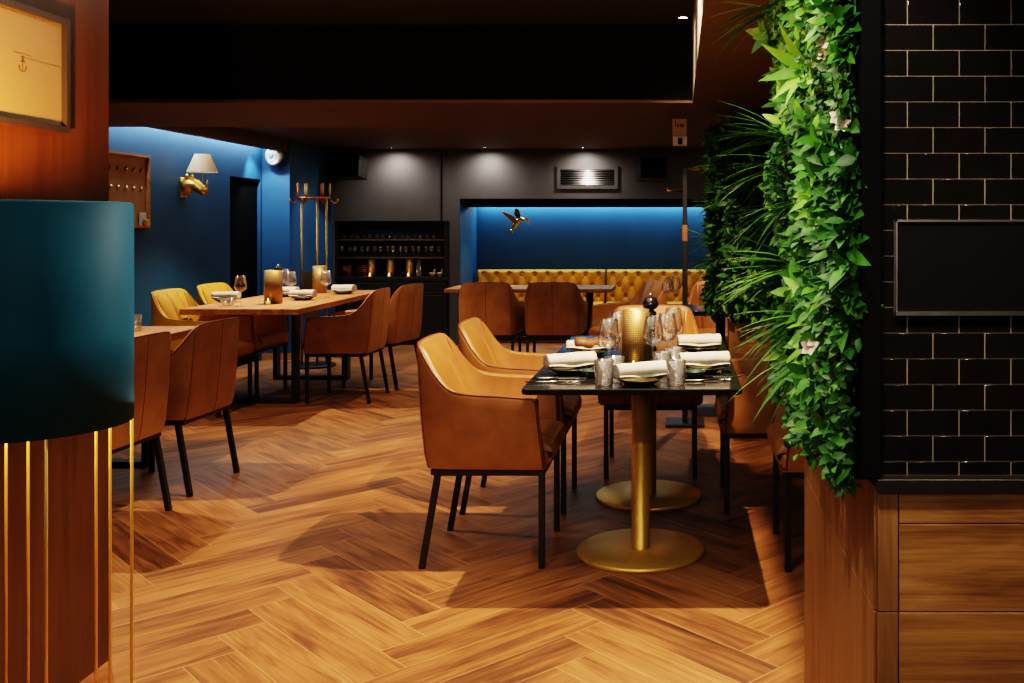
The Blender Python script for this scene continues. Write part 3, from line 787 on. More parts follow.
# ------------------------------------------------------------------ wall and ceiling fittings at the back
vx0, vx1, vz0, vz1 = pt(557, 0, YB).x, pt(618, 0, YB).x, pt(0, 189, YB).z, pt(0, 166, YB).z
t = thing('air_vent', 'rectangular grey air grille high on the charcoal wall', 'vent', ((vx0 + vx1) / 2, YB, vz0))
w, h = vx1 - vx0, vz1 - vz0; fr = .04
m = MB(); m.box((-w / 2, -.02, 0), (w / 2, -.001, fr)); m.box((-w / 2, -.02, h - fr), (w / 2, -.001, h)); m.box((-w / 2, -.02, fr), (-w / 2 + fr, -.001, h - fr)); m.box((w / 2 - fr, -.02, fr), (w / 2, -.001, h - fr)); m.build('frame', M_grey, t)
m = MB(); m.box((-w / 2 + fr, -.003, fr), (w / 2 - fr, -.001, h - fr)); m.build('backing', M_dark, t)
for i in range(7):
    z = fr + (h - 2 * fr) * (i + .5) / 7
    m = MB(); m.bar((-w / 2 + fr, -.012, z), (w / 2 - fr, -.012, z), .014, .003, up=(0, .6, 1)); m.build('slat', M_steel, t)
m = MB(); m.box((-.006, -.017, fr), (.006, -.004, h - fr)); m.build('divider', M_steel, t)

def speaker(px0, px1, py0, py1, d, lab, rz, tilt):
    a, b = pt(px0, py1, d), pt(px1, py0, d); c = (a + b) / 2; w, h = (b.x - a.x) * .92, (b.z - a.z) * .9
    t = thing('loudspeaker', lab, 'speaker', (c.x, d, c.z), R(rz), 'black ceiling speakers'); t.rotation_euler = (R(tilt), 0, R(rz))
    m = MB(); m.box((-w / 2, -.0, -h / 2), (w / 2, .2, h / 2), .012); m.build('cabinet', M_blackmetal, t)
    m = MB(); m.box((-w / 2 + .012, -.008, -h / 2 + .012), (w / 2 - .012, -.0005, h / 2 - .012), .003); m.build('grille', M_dark, t)
    m = MB(); m.tube([(0, .19, 0), (0, .30, .0)], .02, 8); m.build('bracket', M_blackmetal, t)
speaker(324, 362, 153, 178, 10.72, 'black loudspeaker under the ceiling above the gold coat rack', -12, -10)
speaker(638, 668, 155, 180, 10.72, 'black loudspeaker in shadow under the ceiling right of the air grille', 14, -10)

def downlight(x, y, z, lab):
    t = thing('downlight', lab, 'ceiling light', (x, y, z), 0, 'recessed ceiling downlights')
    m = MB(); m.lathe([(.026, -.001), (.026, -.006), (.042, -.006), (.044, -.001), (.026, -.001)], n=24); m.build('ring', M_blackmetal, t)
    m = MB(); m.lathe([(0, -.0015), (.0255, -.0015), (.0255, -.0025), (0, -.0025)], n=20); m.build('lens', M_lens, t)
for k, px in enumerate((391, 485, 583)):
    downlight((px - CX) * 10.72 / F, 10.72, ZC, ('ceiling downlight washing the charcoal wall above the bar cabinet', 'ceiling downlight washing the charcoal wall left of the air grille', 'ceiling downlight washing the wall right above the air grille')[k])
downlight(.022, 5.45, ZR, 'ceiling downlight in the dark recess near its right edge')

# emergency box under the beam
c = pt(680, 119, 6.52)
t = thing('emergency_light', 'small beige ceiling unit with a white lower box, above the coat stand', 'ceiling unit', (c.x, 6.52, ZB))
m = MB(); m.box((-.052, -.03, -.118), (.046, .03, -.0005), .004); m.build('housing', M_beige, t)
m = MB(); m.box((-.048, -.034, -.178), (.048, .034, -.1185), .004); w1 = m.build('lower_box', M_white, t)
m = MB(); m.box((-.014, -.0365, -.172), (.016, -.0345, -.128)); m.build('window', M_dark, t)
m = MB()
m.box((-.032, -.0315, -.055), (-.026, -.0305, -.012))
for x in (-.018, .0, .014): m.box((x, -.0315, -.058), (x + .010, -.0305, -.036))
m.build('print', M_ink, t)

# round white fitting on the pier
t = thing('wall_sounder', 'round white wall unit with a pale blue centre on the blue pier', 'wall unit', pt(275, 156, 9.775), 0); t.rotation_euler = (R(90), 0, R(-20))
t.location = pt(275, 156, 9.70)
m = MB(); m.lathe([(0, -.06), (.05, -.06), (.05, 0), (.092, .004), (.095, .02), (.085, .04), (.05, .05), (0, .05)], n=32); m.build('body', M_white, t)
m = MB(); m.lathe([(.052, .0515), (.056, .056), (.060, .0515)], n=32); m.lathe([(0, .051), (.03, .051), (.028, .058), (0, .060)], n=24); m.build('centre', simple('pale_blue_plastic', (.25, .38, .5), .4), t)

# ------------------------------------------------------------------ rhino sconce
rs = thing('rhino_sconce', 'golden rhino head wall lamp with a cream shade on the blue wall', 'wall lamp', (XL, 8.2, pt(0, 186, 8.2).z))
m = MB(); m.box((.001, -.05, -.10), (.022, .05, .07), .006); m.build('wall_plate', M_gold, rs)
m = MB()
m.tube([(.015, 0, -.005), (.045, 0, .0), (.08, 0, .015), (.115, 0, .005), (.15, 0, -.022), (.185, 0, -.045), (.205, 0, -.052)],
       [(.055, .072), (.060, .074), (.054, .064), (.044, .050), (.038, .042), (.038, .040), (.026, .030)], 16)
m.tube([(.196, 0, -.03), (.206, 0, .0), (.214, 0, .03), (.214, 0, .052)], [.016, .012, .007, .002], 8)
m.tube([(.165, 0, -.005), (.170, 0, .015), (.173, 0, .03)], [.012, .008, .002], 8)
for s_ in (-1, 1):
    m.tube([(.065, s_ * .035, .055), (.062, s_ * .045, .085), (.066, s_ * .047, .105)], [.014, .018, .004], 8)
    m.tube([(.125, s_ * .040, .012), (.128, s_ * .043, .012)], [.007, .004], 8)
m.build('rhino_head', M_gold, rs)
m = MB(); m.cyl((.172, 0, 0), .005, .0, .19, 10); m.lathe([(0, .0), (.016, .0), (.016, .008), (0, .01)], (.172, 0, -.008), 14); m.build('stem', M_gold, rs)
m = MB(); m.lathe([(.122, .115), (.060, .265)], (.172, 0, 0), 40); m.lathe([(.119, .1155), (.058, .264)], (.172, 0, 0), 40); m.lathe([(.122, .115), (.119, .1155)], (.172, 0, 0), 40); m.build('lamp_shade', M_shadecloth, rs, normals=False)
m = MB(); m.lathe([(0, .185), (.012, .19), (.018, .21), (.012, .23), (0, .235)], (.172, 0, 0), 14); m.build('bulb', simple('bulb_glow', (1, .85, .6), .4, emit=(1, .75, .45), estr=30), rs)

# display box on the blue wall
dz0, dz1 = pt(146, 228, 7.65).z, pt(146, 156, 7.65).z
t = thing('display_box', 'shallow wooden display box of tiny specimens on the blue wall', 'display box', (XL, 7.25, dz0))
h = dz1 - dz0; w = .8
m = MB(); k = .018; dp = .035
m.box((.001, -w / 2, 0), (dp, w / 2, k)); m.box((.001, -w / 2, h - k), (dp, w / 2, h)); m.box((.001, -w / 2, k), (dp, -w / 2 + k, h - k)); m.box((.001, w / 2 - k, k), (dp, w / 2, h - k)); m.build('frame', M_tabwood, t)
m = MB(); m.box((.001, -w / 2 + k, k), (.006, w / 2 - k, h - k)); m.build('backing', M_paper, t)
for r_, z in enumerate((.44, .30)):
    for i in range(7):
        m = MB(); y = -w / 2 + .09 + i * .103
        m.tube([(.009, y - .012, z - .015), (.016, y, z), (.010, y + .008, z + .02)], [.006, .011, .005], 7)
        m.tube([(.010, y - .018, z + .008), (.012, y, z + .002), (.010, y + .02, z - .006)], .003, 5)
        m.build('specimen', M_brassdk, t)
m = MB(); m.box((.02, .27, k + .001), (.023, .36, .12)); m.build('card', M_white, t)
m = MB(); m.lathe([(0, 0), (.022, 0), (.028, .02), (.014, .035), (.02, .045), (0, .05)], (.045, .32, k), 12); m.build('figurine', M_gold, t)

# framed print on the column
fd0, fd1 = 2.30, 2.795; fz0, fz1 = pt(63, 133, 2.795).z, pt(63, 20, 2.795).z
t = thing('framed_print', 'glazed print with a small anchor emblem in a black frame, on the orange lit column', 'picture', (-1.757, (fd0 + fd1) / 2, fz0))
w, h = fd1 - fd0, fz1 - fz0; k = .016
m = MB(); m.box((.0, -w / 2, 0), (.022, w / 2, k)); m.box((.0, -w / 2, h - k), (.022, w / 2, h)); m.box((0, -w / 2, k), (.022, -w / 2 + k, h - k)); m.box((0, w / 2 - k, k), (.022, w / 2, h - k)); m.build('frame', M_darkcab, t)
m = MB(); m.box((.001, -w / 2 + k, k), (.006, w / 2 - k, h - k)); m.build('print', simple('cream_paper', (.15, .115, .08), .35, var=.05, scale=3, coat=.5), t)
m = MB(); x = .0068
yb, zb = pt(20, 0, 2.613).y - (fd0 + fd1) / 2, .165
m.tube([(x, yb, zb - .018), (x, yb, zb + .014)], .0011, 6); m.tube([(x, yb - .008, zb + .008), (x, yb + .008, zb + .008)], .0011, 6)
m.tube([(x, yb + .0155 * math.cos(R(a)), zb - .003 + .0155 * math.sin(R(a))) for a in range(200, 341, 14)], .0013, 6)
m.tube([(x, yb + .004 * math.cos(R(a)), zb + .018 + .004 * math.sin(R(a))) for a in range(0, 360, 40)], .0009, 5, closed=True)
for s_ in (-1, 1): m.tube([(x, yb + s_ * .0155, zb - .0075), (x, yb + s_ * .012, zb - .003)], [.0022, .0005], 6)
m.build('anchor_emblem', M_ink, t)
m = MB()
m.box((.0062, yb - .035, zb + .028), (.0066, yb + .035, zb + .0295)); m.box((.0062, yb - .15, zb + .135), (.0066, yb + .12, zb + .1362)); m.box((.0062, yb - .01, zb + .019), (.0066, yb + .155, zb + .020)); m.build('print_line', M_gold, t)

# ------------------------------------------------------------------ teal floor lamp
LX, LY = -1.424, 2.15
t = thing('floor_lamp', 'large teal velvet drum shade lamp on thin gold rods, front left', 'floor lamp', (LX, LY, 0))
m = MB(); r0 = .200
m.lathe([(r0 - .004, .907), (r0, .902), (r0, 1.10), (r0, 1.386), (r0 - .004, 1.391), (r0 - .006, 1.386), (r0 - .006, .907), (r0 - .004, .907)], n=96)
m.build('lamp_shade', M_teal, t)
m = MB()
m.tube([(.198 * math.cos(R(a)), .198 * math.sin(R(a)), .006) for a in range(0, 360, 6)], .006, 8, closed=True); m.build('base_ring', M_brass, t)
m = MB()
m.tube([(.190 * math.cos(R(a)), .190 * math.sin(R(a)), 1.375) for a in range(0, 360, 6)], .003, 6, closed=True)
for a in (0, 120, 240): m.tube([(0, 0, 1.2), (.190 * math.cos(R(a)), .190 * math.sin(R(a)), 1.375)], .003, 6)
m.build('shade_ring', M_brass, t)
m = MB(); m.lathe([(0, 1.096), (.172, 1.096), (.172, 1.10), (0, 1.10)], n=48); m.build('light_block_disc', M_white, t)  # unseen disc added to keep the upper bulb off the lower column
for a in (29, 68.9, 81, 124.6, 137.3, -48.4, 200, 212, 275):
    m = MB(); m.tube([(.195 * math.cos(R(a)), .195 * math.sin(R(a)), .006), (.195 * math.cos(R(a)), .195 * math.sin(R(a)), 1.375)], .0034, 8); m.build('rod', M_brass, t)
m = MB(); m.lathe([(0, -.05), (.02, -.045), (.032, -.01), (.028, .02), (0, .035)], (0, 0, 1.18), 16); m.build('bulb', simple('warm_bulb', (1, .7, .4), .4, emit=(1, .5, .16), estr=6), t)

# ------------------------------------------------------------------ coat stands
cs = thing('coat_rack', 'gold three pole coat rack with upright hooks before the blue pier', 'coat rack', (pt(314, 0, 9.35).x, 9.35, 0))
m = MB(); m.cyl((0, 0, 0), .2, 0, .02, 32, .004); m.build('base', M_blackmetal, cs)
for k, (x, y) in enumerate(((-.118, .0), (.045, -.04), (.10, .05))):
    m = MB(); m.tube([(x, y, .02), (x, y, 1.60)], .011, 10); m.build('pole', M_brassdk, cs)
m = MB(); ztop = pt(0, 197, 9.35).z
m.tube([(.145 * math.cos(R(a)), .06 * math.sin(R(a)), ztop - .01) for a in range(0, 360, 10)], .012, 8, closed=True); m.build('ring', M_copper, cs)
for k in range(6):
    a = k * 60 + 12; x, y = .15 * math.cos(R(a)), .062 * math.sin(R(a))
    m = MB(); m.tube([(x, y, ztop - .03), (x, y, ztop + .02), (x, y, ztop + .13)], [.012, .013, .011], 8)
    m.tube([(x, y, ztop - .03), (x * 1.25, y * 1.4, ztop - .06), (x * 1.45, y * 1.8, ztop - .05), (x * 1.5, y * 2, ztop - .015)], [.008, .008, .008, .010], 8)
    m.build('hook', M_copper if k % 2 else M_brassdk, cs)
m = MB(); m.box((-.10, .008, .45), (.036, .016, .90)); m.build('panel', M_brassdk, cs)

c2 = thing('coat_stand', 'slim black coat stand with square base and copper arms left of the hedge', 'coat stand', (.04, 6.62, 0))
m = MB(); m.box((-.13, -.13, 0), (.13, .13, .022), .003); m.build('base', M_blackmetal, c2)
m = MB(); m.box((-.018, -.018, .0225), (.018, .018, 1.25), .002); m.build('pole', M_blackmetal, c2)
m = MB(); m.box((-.016, -.016, 1.2505), (.016, .016, 1.735), .002); m.build('upper_pole', M_blackmetal, c2)
m = MB(); m.box((-.0185, -.0185, 1.235), (.0185, .0185, 1.345), .002); m.build('reflection_band', M_copper, c2)  # copper band painted in for a lit reflection on the black pole
m = MB(); m.tube([(.0161, 0, 1.722), (.17, 0, 1.722)], .009, 8); m.build('arm', M_copper, c2)
m = MB(); m.tube([(-.0161, 0, 1.575), (-.115, 0, 1.575), (-.125, 0, 1.60)], .009, 8); m.build('arm', M_copper, c2)

# ------------------------------------------------------------------ tableware
ZT = TH + .0006
m = MB(); GLASS_PROF = [(0, .0), (.034, .0), (.034, .002), (.006, .006), (.0038, .012), (.0036, .095), (.008, .101), (.034, .116), (.0445, .134), (.0440, .150), (.0330, .222), (.0320, .222), (.0428, .150), (.0432, .135), (.033, .118), (.007, .104), (0, .103)]
m.lathe(GLASS_PROF, n=28); wg = m.build('wine_glass', M_glass)
tag(wg, '', 'wine glass')
first = [True]
def place(proto, loc, label, group=None, rz=0):
    if proto.get('_used'): o = proto.copy(); COL.objects.link(o)
    else: o = proto; proto['_used'] = 1
    o.location = loc; o.rotation_euler = (0, 0, R(rz)); o['label'] = label
    if group: o['group'] = group
    return o
m = MB()
def cutprof(u, v): pass
m.lathe([(0, 0), (.030, 0), (.033, .01), (.037, .092), (.0355, .092), (.031, .014), (0, .012)], n=36)
for v in m.bm.verts:
    r = math.hypot(v.co.x, v.co.y)
    if r > .029 and .008 < v.co.z < .07:
        a = math.atan2(v.co.y, v.co.x); k = 1 + .035 * (1 if int(round(a / (2 * math.pi) * 36)) % 2 else -1); v.co.x *= k; v.co.y *= k
ct = m.build('tumbler', M_cutglass); tag(ct, '', 'tumbler')

WG = 'wine glasses on the marble table'
for (px, py, lab) in [(609, 375, 'wine glass left of the brass lantern on the marble table, before the dark leather wrap'),
                      (653, 371, 'tall wine glass just right of the brass lantern on the marble table'),
                      (618, 364, 'wine glass furthest left beyond the brass lantern on the marble table'),
                      (667, 366, 'wine glass between the brass lantern and the right napkins on the marble table'),
                      (673, 357, 'wine glass furthest back on the marble table, right of the pepper mill')]:
    place(wg, gp(px, py, ZT), lab, WG)
for (px, py, lab) in [(604, 385, 'cut tumbler at the near left, beside the front green plate'),
                      (615, 381, 'second cut tumbler behind the near left one, on the marble table'),
                      (676, 385, 'cut tumbler at the near right, beside the front green plate'),
                      (662, 375.5, 'cut tumbler right of the brass lantern foot'),
                      (674, 370, 'cut tumbler among the wine glasses right of the lantern'),
                      (632, 352, 'cut tumbler furthest back, hidden behind the brass lantern')]:
    place(ct, gp(px, py, ZT), lab, 'cut tumblers on the marble table')

def lantern(loc, r, h, lab):
    t = thing('table_lantern', lab, 'lantern', loc)
    m = MB(); m.lathe([(0, 0), (r, 0), (r, h), (r - .003, h), (r - .003, .004), (0, .004)], n=48, uvscale=(2 * math.pi * r / .0075, 1 / .0075)); m.build('cylinder', M_perf, t)
    return t
lp = gp(635, 368, ZT); lp.y += .05
lantern(lp, .057, .238, 'perforated brass cylinder lantern at the centre of the marble table')
m = MB(); c = lp + Vector((-.005, -.078, 0))
t = thing('candle', 'small lit tealight before the brass lantern on the marble table', 'candle', c)
m.lathe([(0, 0), (.016, 0), (.020, .024), (.0185, .024), (.0145, .003), (0, .003)], n=16); m.build('holder', M_glass, t)
m = MB(); m.cyl((0, 0, 0), .0135, .0035, .012, 12); m.build('wax', M_wax, t)
m = MB(); m.lathe([(0, .013), (.005, .018), (.0035, .027), (0, .036)], n=10); m.build('flame', M_flame, t)

def pepper(loc, h, lab):
    t = thing('pepper_mill', lab, 'pepper mill', loc)
    k = h / .29
    m = MB(); m.lathe([(0, 0), (.030 * k, 0), (.031 * k, .02 * k), (.024 * k, .08 * k), (.020 * k, .14 * k), (.026 * k, .19 * k), (.027 * k, .205 * k), (.014 * k, .215 * k), (0, .215 * k)], n=24); m.build('body', M_pepper, t)
    m = MB(); m.lathe([(0, .2155 * k), (.014 * k, .2155 * k), (.033 * k, .228 * k), (.035 * k, .245 * k), (.026 * k, .268 * k), (.010 * k, .275 * k), (0, .275 * k)], n=24); m.build('cap', M_pepper, t)
    m = MB(); m.lathe([(0, .2755 * k), (.007 * k, .277 * k), (.009 * k, .284 * k), (0, .291 * k)], n=14); m.build('knob', M_steel, t)
pp = pt(650.5, 293, 4.32)
pepper((pp.x, 4.32, ZT), pp.z - ZT, 'black pepper mill behind the brass lantern on the marble table')

# plate with a rolled napkin
m = MB(); m.lathe([(0, 0), (.052, 0), (.055, .003), (.077, .015), (.089, .021), (.089, .024), (.085, .0235), (.075, .0185), (.053, .008), (0, .007)], n=48)
plate = m.build('dinner_plate', M_plate); tag(plate, '', 'plate')
def napkin_mesh(ln=.20, r=.031, wrapped=False, seed=0):
    m = MB(); n = 28; k = 22; rings = []
    for i in range(k + 1):
        u = i / k; x = (u - .5) * ln
        rr = []
        for j in range(n):
            a = 2 * math.pi * j / n
            sp = 1 + .16 * ((j / n) if j / n < .97 else .2)           # open flap of the roll
            d = r * sp * (1 + .05 * noise.noise(Vector((u * 6, math.cos(a) * 1.5, math.sin(a) * 1.5 + seed)))) * (1.0 + .12 * (u - .5))
            rr.append(m.v(x, d * math.cos(a) * 1.22, r * .92 + d * math.sin(a) * .86))
        rings.append(rr)
    for a, b in zip(rings, rings[1:]):
        for j in range(n): m.f([a[j], a[(j + 1) % n], b[(j + 1) % n], b[j]], 0, True)
    for rr, x0, s_ in ((rings[0], -ln / 2, 1), (rings[-1], ln / 2, -1)):      # recessed spiral end
        c1 = [m.v(v.co.x + s_ * .004, v.co.y * .72, r * .92 + (v.co.z - r * .92) * .72) for v in rr]
        c2 = [m.v(v.co.x - s_ * .002, v.co.y * .45, r * .92 + (v.co.z - r * .92) * .45) for v in rr]
        c3 = [m.v(v.co.x + s_ * .005, v.co.y * .2, r * .92 + (v.co.z - r * .92) * .2) for v in rr]
        for A, B in ((rr, c1), (c1, c2), (c2, c3)):
            for j in range(n): m.f([A[j], A[(j + 1) % n], B[(j + 1) % n], B[j]], 0, True)
        m.f(c3)
    # loose flap along the side
    def fl(u, v):
        return ((u - .5) * ln * .98, -r * 1.15 - .008 * v - .003 * math.sin(u * 9), .010 + .004 * math.sin(u * 7 + 1) * v + .008 * (1 - v))
    g1 = m.grid(fl, 14, 3)
    return m
np_ = napkin_mesh().build('napkin', M_napkin); tag(np_, '', 'napkin')
settings = [(640, 386, 26, 'front green stoneware plate nearest us on the marble table', 'rolled white napkin on the front plate, nearest us'),
            (570, 375, 24, 'green stoneware plate at the left front place of the marble table', 'rolled white napkin at the left front place of the marble table'),
            (704, 374, 9, 'green stoneware plate at the right front place of the marble table', 'rolled white napkin at the right front place of the marble table'),
            (699, 353.5, 6, 'green stoneware plate at the right far place of the marble table', 'rolled white napkin at the right far place of the marble table')]
for (px, py, a, l1, l2) in settings:
    p = gp(px, py - 2, ZT)
    place(plate, p, l1, 'plates on the marble table'); place(np_, p + Vector((0, 0, .0245)), l2, 'white rolled napkins', a)
p = gp(590, 355, ZT)
place(plate, p, 'green stoneware plate at the left far place of the marble table', 'plates on the marble table')
t = thing('wrapped_napkin', 'napkin in a brown wrap with a white end, at the left far place', 'napkin', p + Vector((-.005, 0, .0245)), R(-2))
napkin_mesh(.20, .024).build('roll', M_napkin, t)
m = MB(); m.tube([(-.058 + .168 * i / 10, 0, .0265 + .004 * math.sin(i * 1.3)) for i in range(11)], [(.034 + .002 * math.sin(i * 2), .028 + .002 * math.cos(i * 1.7)) for i in range(11)], 18); m.build('wrap', M_brownwrap, t)

m = MB(); m.lathe([(0, 0), (.026, 0), (.032, .008), (.041, .024), (.041, .028), (.037, .028), (.028, .010), (0, .008)], n=28); bw = m.build('dip_bowl', M_bowl); tag(bw, '', 'bowl')
place(bw, gp(590, 377, ZT), 'small dark green bowl at the left front of the marble table', 'small dip bowls')
place(bw, gp(695, 378, ZT), 'small dark green bowl at the right front of the marble table', 'small dip bowls')

def knife_mesh():
    m = MB()
    m.tube([(-.105, 0, .004), (-.06, 0, .0042), (-.005, 0, .004)], [(.006, .0035), (.0065, .004), (.005, .003)], 10)
    pts = [(-.005, -.007), (.07, -.009), (.100, -.006), (.108, .002), (.09, .006), (-.005, .006)]
    a = [m.v(x, y, .0028) for x, y in pts]; b = [m.v(x, y, .0045) for x, y in pts]
    m.f(a[::-1]); m.f(b)
    for i in range(6): m.f([a[i], a[(i + 1) % 6], b[(i + 1) % 6], b[i]])
    return m
kn = knife_mesh().build('table_knife', M_cut); tag(kn, '', 'knife')
place(kn, gp(560, 379, ZT), 'steel table knife at the left front place of the marble table', 'table knives', 4)
place(kn, gp(714, 377.5, ZT), 'steel table knife behind another at the right front place', 'table knives', -3)
place(kn, gp(574, 358, ZT), 'steel table knife at the left far place of the marble table', 'table knives', 3)
place(kn, gp(716, 358, ZT), 'steel table knife at the right far place of the marble table', 'table knives', 2)
m = MB()
m.tube([(-.10, 0, .004), (-.02, 0, .0045), (.04, 0, .006)], [(.005, .003), (.004, .003), (.003, .0025)], 8)
m.tube([(.04, 0, .006), (.055, 0, .005), (.065, 0, .005)], [(.003, .002), (.011, .0022), (.012, .002)], 10)
for y in (-.009, -.003, .003, .009): m.tube([(.064, y, .005), (.085, y, .004), (.10, y, .007)], [(.0018, .0013), (.0016, .0012), (.0008, .0008)], 6)
fk = m.build('table_fork', M_cut); tag(fk, '', 'fork')
place(fk, gp(708, 381, ZT), 'steel fork at the right front place of the marble table', 'table forks', 8)
place(fk, gp(552, 383, ZT), 'steel fork at the left front place of the marble table', 'table forks', 2)

# long oak table
for (px, py, lab) in [(240.5, 306, 'wine glass nearest us on the long oak table, by the glass bowl'), (291, 299, 'wine glass right of the brass lantern on the long oak table'),
                      (285, 295, 'wine glass second right of the lantern, slightly behind, on the long oak table'), (326, 298, 'wine glass alone near the far end of the long oak table')]:
    place(wg, gp(px, py, ZT), lab, 'wine glasses on the oak table')
p = gp(270, 304, ZT); p.y += .06
lantern(p, .066, .25, 'brass cylinder lantern on the long oak table')
lantern(gp(309, 295, ZT) + Vector((0, .25, 0)), .06, .24, 'brass cylinder lantern further back on the long oak table')
c = p + Vector((.0, -.095, 0))
t = thing('candle', 'lit tealight in a glass before the lantern on the long oak table', 'candle', c)
m = MB(); m.lathe([(0, 0), (.020, 0), (.024, .05), (.0225, .05), (.0185, .003), (0, .003)], n=16); m.build('holder', M_glass, t)
m = MB(); m.cyl((0, 0, 0), .0175, .0035, .02, 12); m.build('wax', M_wax, t)
m = MB(); m.lathe([(0, .021), (.006, .027), (.004, .038), (0, .048)], n=10); m.build('flame', M_flame, t)
pepper(gp(274.5, 300, ZT) + Vector((-.02, .12, 0)), .28, 'black pepper mill behind the lantern on the long oak table')
for (px, py, a, l1, l2) in [(303, 300, -4, 'plate near the front right of the long oak table', 'rolled napkin on the front right plate of the long oak table'),
                            (344, 294, -12, 'plate near the far right end of the long oak table', 'rolled napkin on the far right plate of the long oak table'),
                            (226, 302, 5, 'plate at the left side of the long oak table', 'rolled napkin beside the glass bowl on the long oak table'),
                            (286, 296.5, -8, 'plate behind the pepper mill on the long oak table', 'rolled napkin behind the pepper mill on the long oak table')]:
    q = gp(px, py, ZT); place(plate, q, l1, 'plates on the oak table'); place(np_, q + Vector((0, 0, .0245)), l2, 'white rolled napkins', a)
m = MB(); m.lathe([(0, 0), (.03, 0), (.045, .02), (.058, .05), (.056, .05), (.043, .023), (0, .006)], n=16); o = m.build('glass_bowl', M_cutglass); o.location = gp(228, 305.5, ZT); tag(o, 'cut glass bowl at the front left of the long oak table', 'bowl')
place(ct, gp(134.5, 331, ZT), 'tumbler on the oak table beside the teal floor lamp')
for (x, y, lab) in [(.02, 6.98, 'wine glass on the left of the small dark table'), (.07, 7.1, 'wine glass further back on the small dark table')]:
    place(wg, (x - .1, y, ZT), lab)
for o in (wg, ct, plate, np_, bw, kn, fk):
    for q in [o] + [x for x in bpy.data.objects if x.data == o.data]:
        if '_used' in q: del q['_used']

# ------------------------------------------------------------------ lights
def spot(loc, w, size=70, blend=.6, col=(1, .66, .36), rad=.03, tgt=None):
    l = bpy.data.lights.new('downlight_or_fill', 'SPOT'); l.energy = w; l.spot_size = R(size); l.spot_blend = blend; l.color = col; l.shadow_soft_size = rad
    o = bpy.data.objects.new('downlight_or_fill', l); COL.objects.link(o); o.location = loc
    if tgt is not None: o.rotation_euler = (Vector(tgt) - Vector(loc)).to_track_quat('-Z', 'Y').to_euler()
    return o
def area(loc, sx, sy, w, col, tgt):
    l = bpy.data.lights.new('led_or_fill_area', 'AREA'); l.shape = 'RECTANGLE'; l.size = sx; l.size_y = sy; l.energy = w; l.color = col
    o = bpy.data.objects.new('led_or_fill_area', l); COL.objects.link(o); o.location = loc
    o.rotation_euler = (Vector(tgt) - Vector(loc)).to_track_quat('-Z', 'Y').to_euler()
    return o
def point(loc, w, col, rad=.03):
    l = bpy.data.lights.new('glow_or_fill', 'POINT'); l.energy = w; l.color = col; l.shadow_soft_size = rad
    o = bpy.data.objects.new('glow_or_fill', l); COL.objects.link(o); o.location = loc; return o
WARM = (1, .68, .41)
spot((.02, 3.76, 2.47), 520, 108, .3, WARM, .015)
spot((-.85, 2.75, 2.47), 135, 62, .8, WARM, .03)
spot((-1.35, 5.6, 2.0), 190, 56, .8, WARM, .03, (-1.35, 5.75, 0))
spot((-3.1, 4.9, 2.47), 260, 110, .6, WARM, .02)
spot((-2.95, 7.7, 2.18), 220, 104, .5, WARM, .02)
spot((-1.6, 7.6, 2.18), 90, 80, .8, WARM, .02)
spot((-2.2, 9.6, 2.18), 50, 80, .7, WARM, .02)
for bx in (-2.1, -1.5, -.9, -.35, .2): spot((bx, 11.28, 1.62), 22, 78, .5, WARM, .02)  # spots added under the alcove ceiling to brighten the benches
spot((.25, 7.4, 2.18), 120, 100, .7, WARM, .02)
spot((-.4, 5.2, 2.0), 40, 70, .8, WARM, .03)
spot((.56, 1.25, 2.03), 62, 70, .8, (1, .74, .48), .03, (.56, 1.70, .2))  # added spot, brightens the boards below the tiles
spot((.13, 1.35, 2.03), 42, 75, .7, (1, .88, .66), .03, (.30, 2.15, 1.2))  # added spot to brighten the plant wall from above
spot((-.45, 2.0, 2.47), 120, 66, .8, (1, .85, .62), .04, (.33, 2.3, 1.25))  # second added spot on the plant wall, from the aisle side
spot((.25, 3.5, 2.03), 270, 19, .5, (1, .9, .75), .04, (LX + .12, LY, 1.08))  # narrow spot added for the sheen on the teal shade
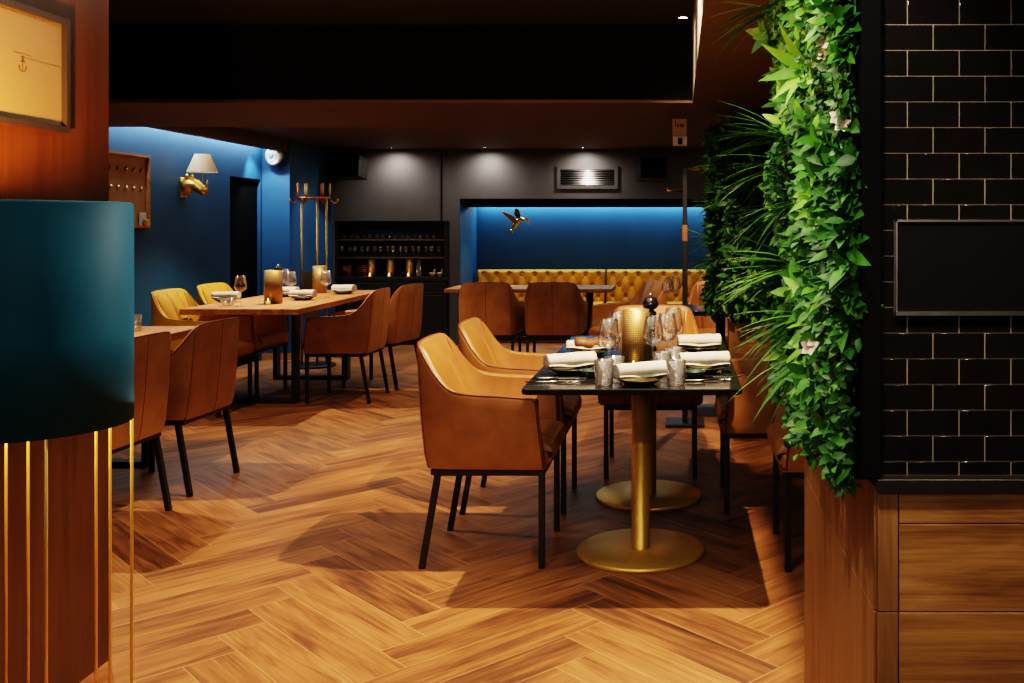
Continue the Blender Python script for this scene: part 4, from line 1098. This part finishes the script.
spot((-.1, 4.6, 2.47), 230, 60, .8, WARM, .04, (.4, 6.1, 1.0))  # added spot to lift the dark hedge
area((-.6, 3.0, 2.46), 2.0, 3.0, 34, (1, .86, .70), (-.6, 3.0, 0))  # soft fill added under the recess, not an LED strip
area((-.3, -1.0, 1.9), 2.0, .8, 26, (1, .88, .74), (-.2, 4, .8))  # added fill from behind the camera
area((-1.4, 9.0, 2.17), 4.4, 3.0, 20, (1, .86, .70), (-1.4, 9.0, 0))  # added soft fill below the back ceiling
for px in (391, 485, 583):
    spot(((px - CX) * 10.72 / F, 10.80, ZC - .012), 26, 168, 1.0, (1, .93, .85), .02, ((px - CX) * 10.72 / F, 10.90, 1.0))
area((-.63, 11.845, 1.63), 3.6, .03, 34, (.60, .90, 1), (-.63, 11.88, 1.0))
area((-4.09, 8.4, 2.18), 2.7, .04, 22, (.80, .93, 1), (-4.12, 8.4, 1.0))
spot((-4.03, 9.42, 2.15), 60, 80, .6, (.8, .92, 1), .02, (-4.02, 9.78, 1.1))  # cool spot added to brighten the pier front
spot((-3.2, 9.9, 2.15), 40, 60, .8, (.85, .94, 1), .02, (-3.9, 10.3, 1.0))  # spot added to light the right face of the pier
point((XL + .172, 8.2, rs.location.z + .20), 18, (1, .72, .42), .015)
point((LX - .05, LY - .05, .97), 16, (1, .5, .14), .05)  # extra point below the disc, added for a gentle glow downwards
point((LX - .06, LY, 1.355), 230, (1, .40, .085), .03)
for k, px in enumerate((370.5, 389.8, 409)): point((bar_x(px, 11.06), 11.0, .83), .12, (1, .5, .15), .01)

w = bpy.data.worlds.new('world'); scene.world = w; w.use_nodes = True
w.node_tree.nodes['Background'].inputs[0].default_value = (.02, .014, .01, 1); w.node_tree.nodes['Background'].inputs[1].default_value = .5
scene.cycles.use_denoising = True
scene.cycles.max_bounces = 10; scene.cycles.transmission_bounces = 10; scene.cycles.sample_clamp_indirect = 4
scene.cycles.caustics_refractive = False; scene.cycles.caustics_reflective = False
scene.view_settings.view_transform = 'Filmic'
scene.view_settings.look = 'High Contrast'
scene.view_settings.exposure = 0.0
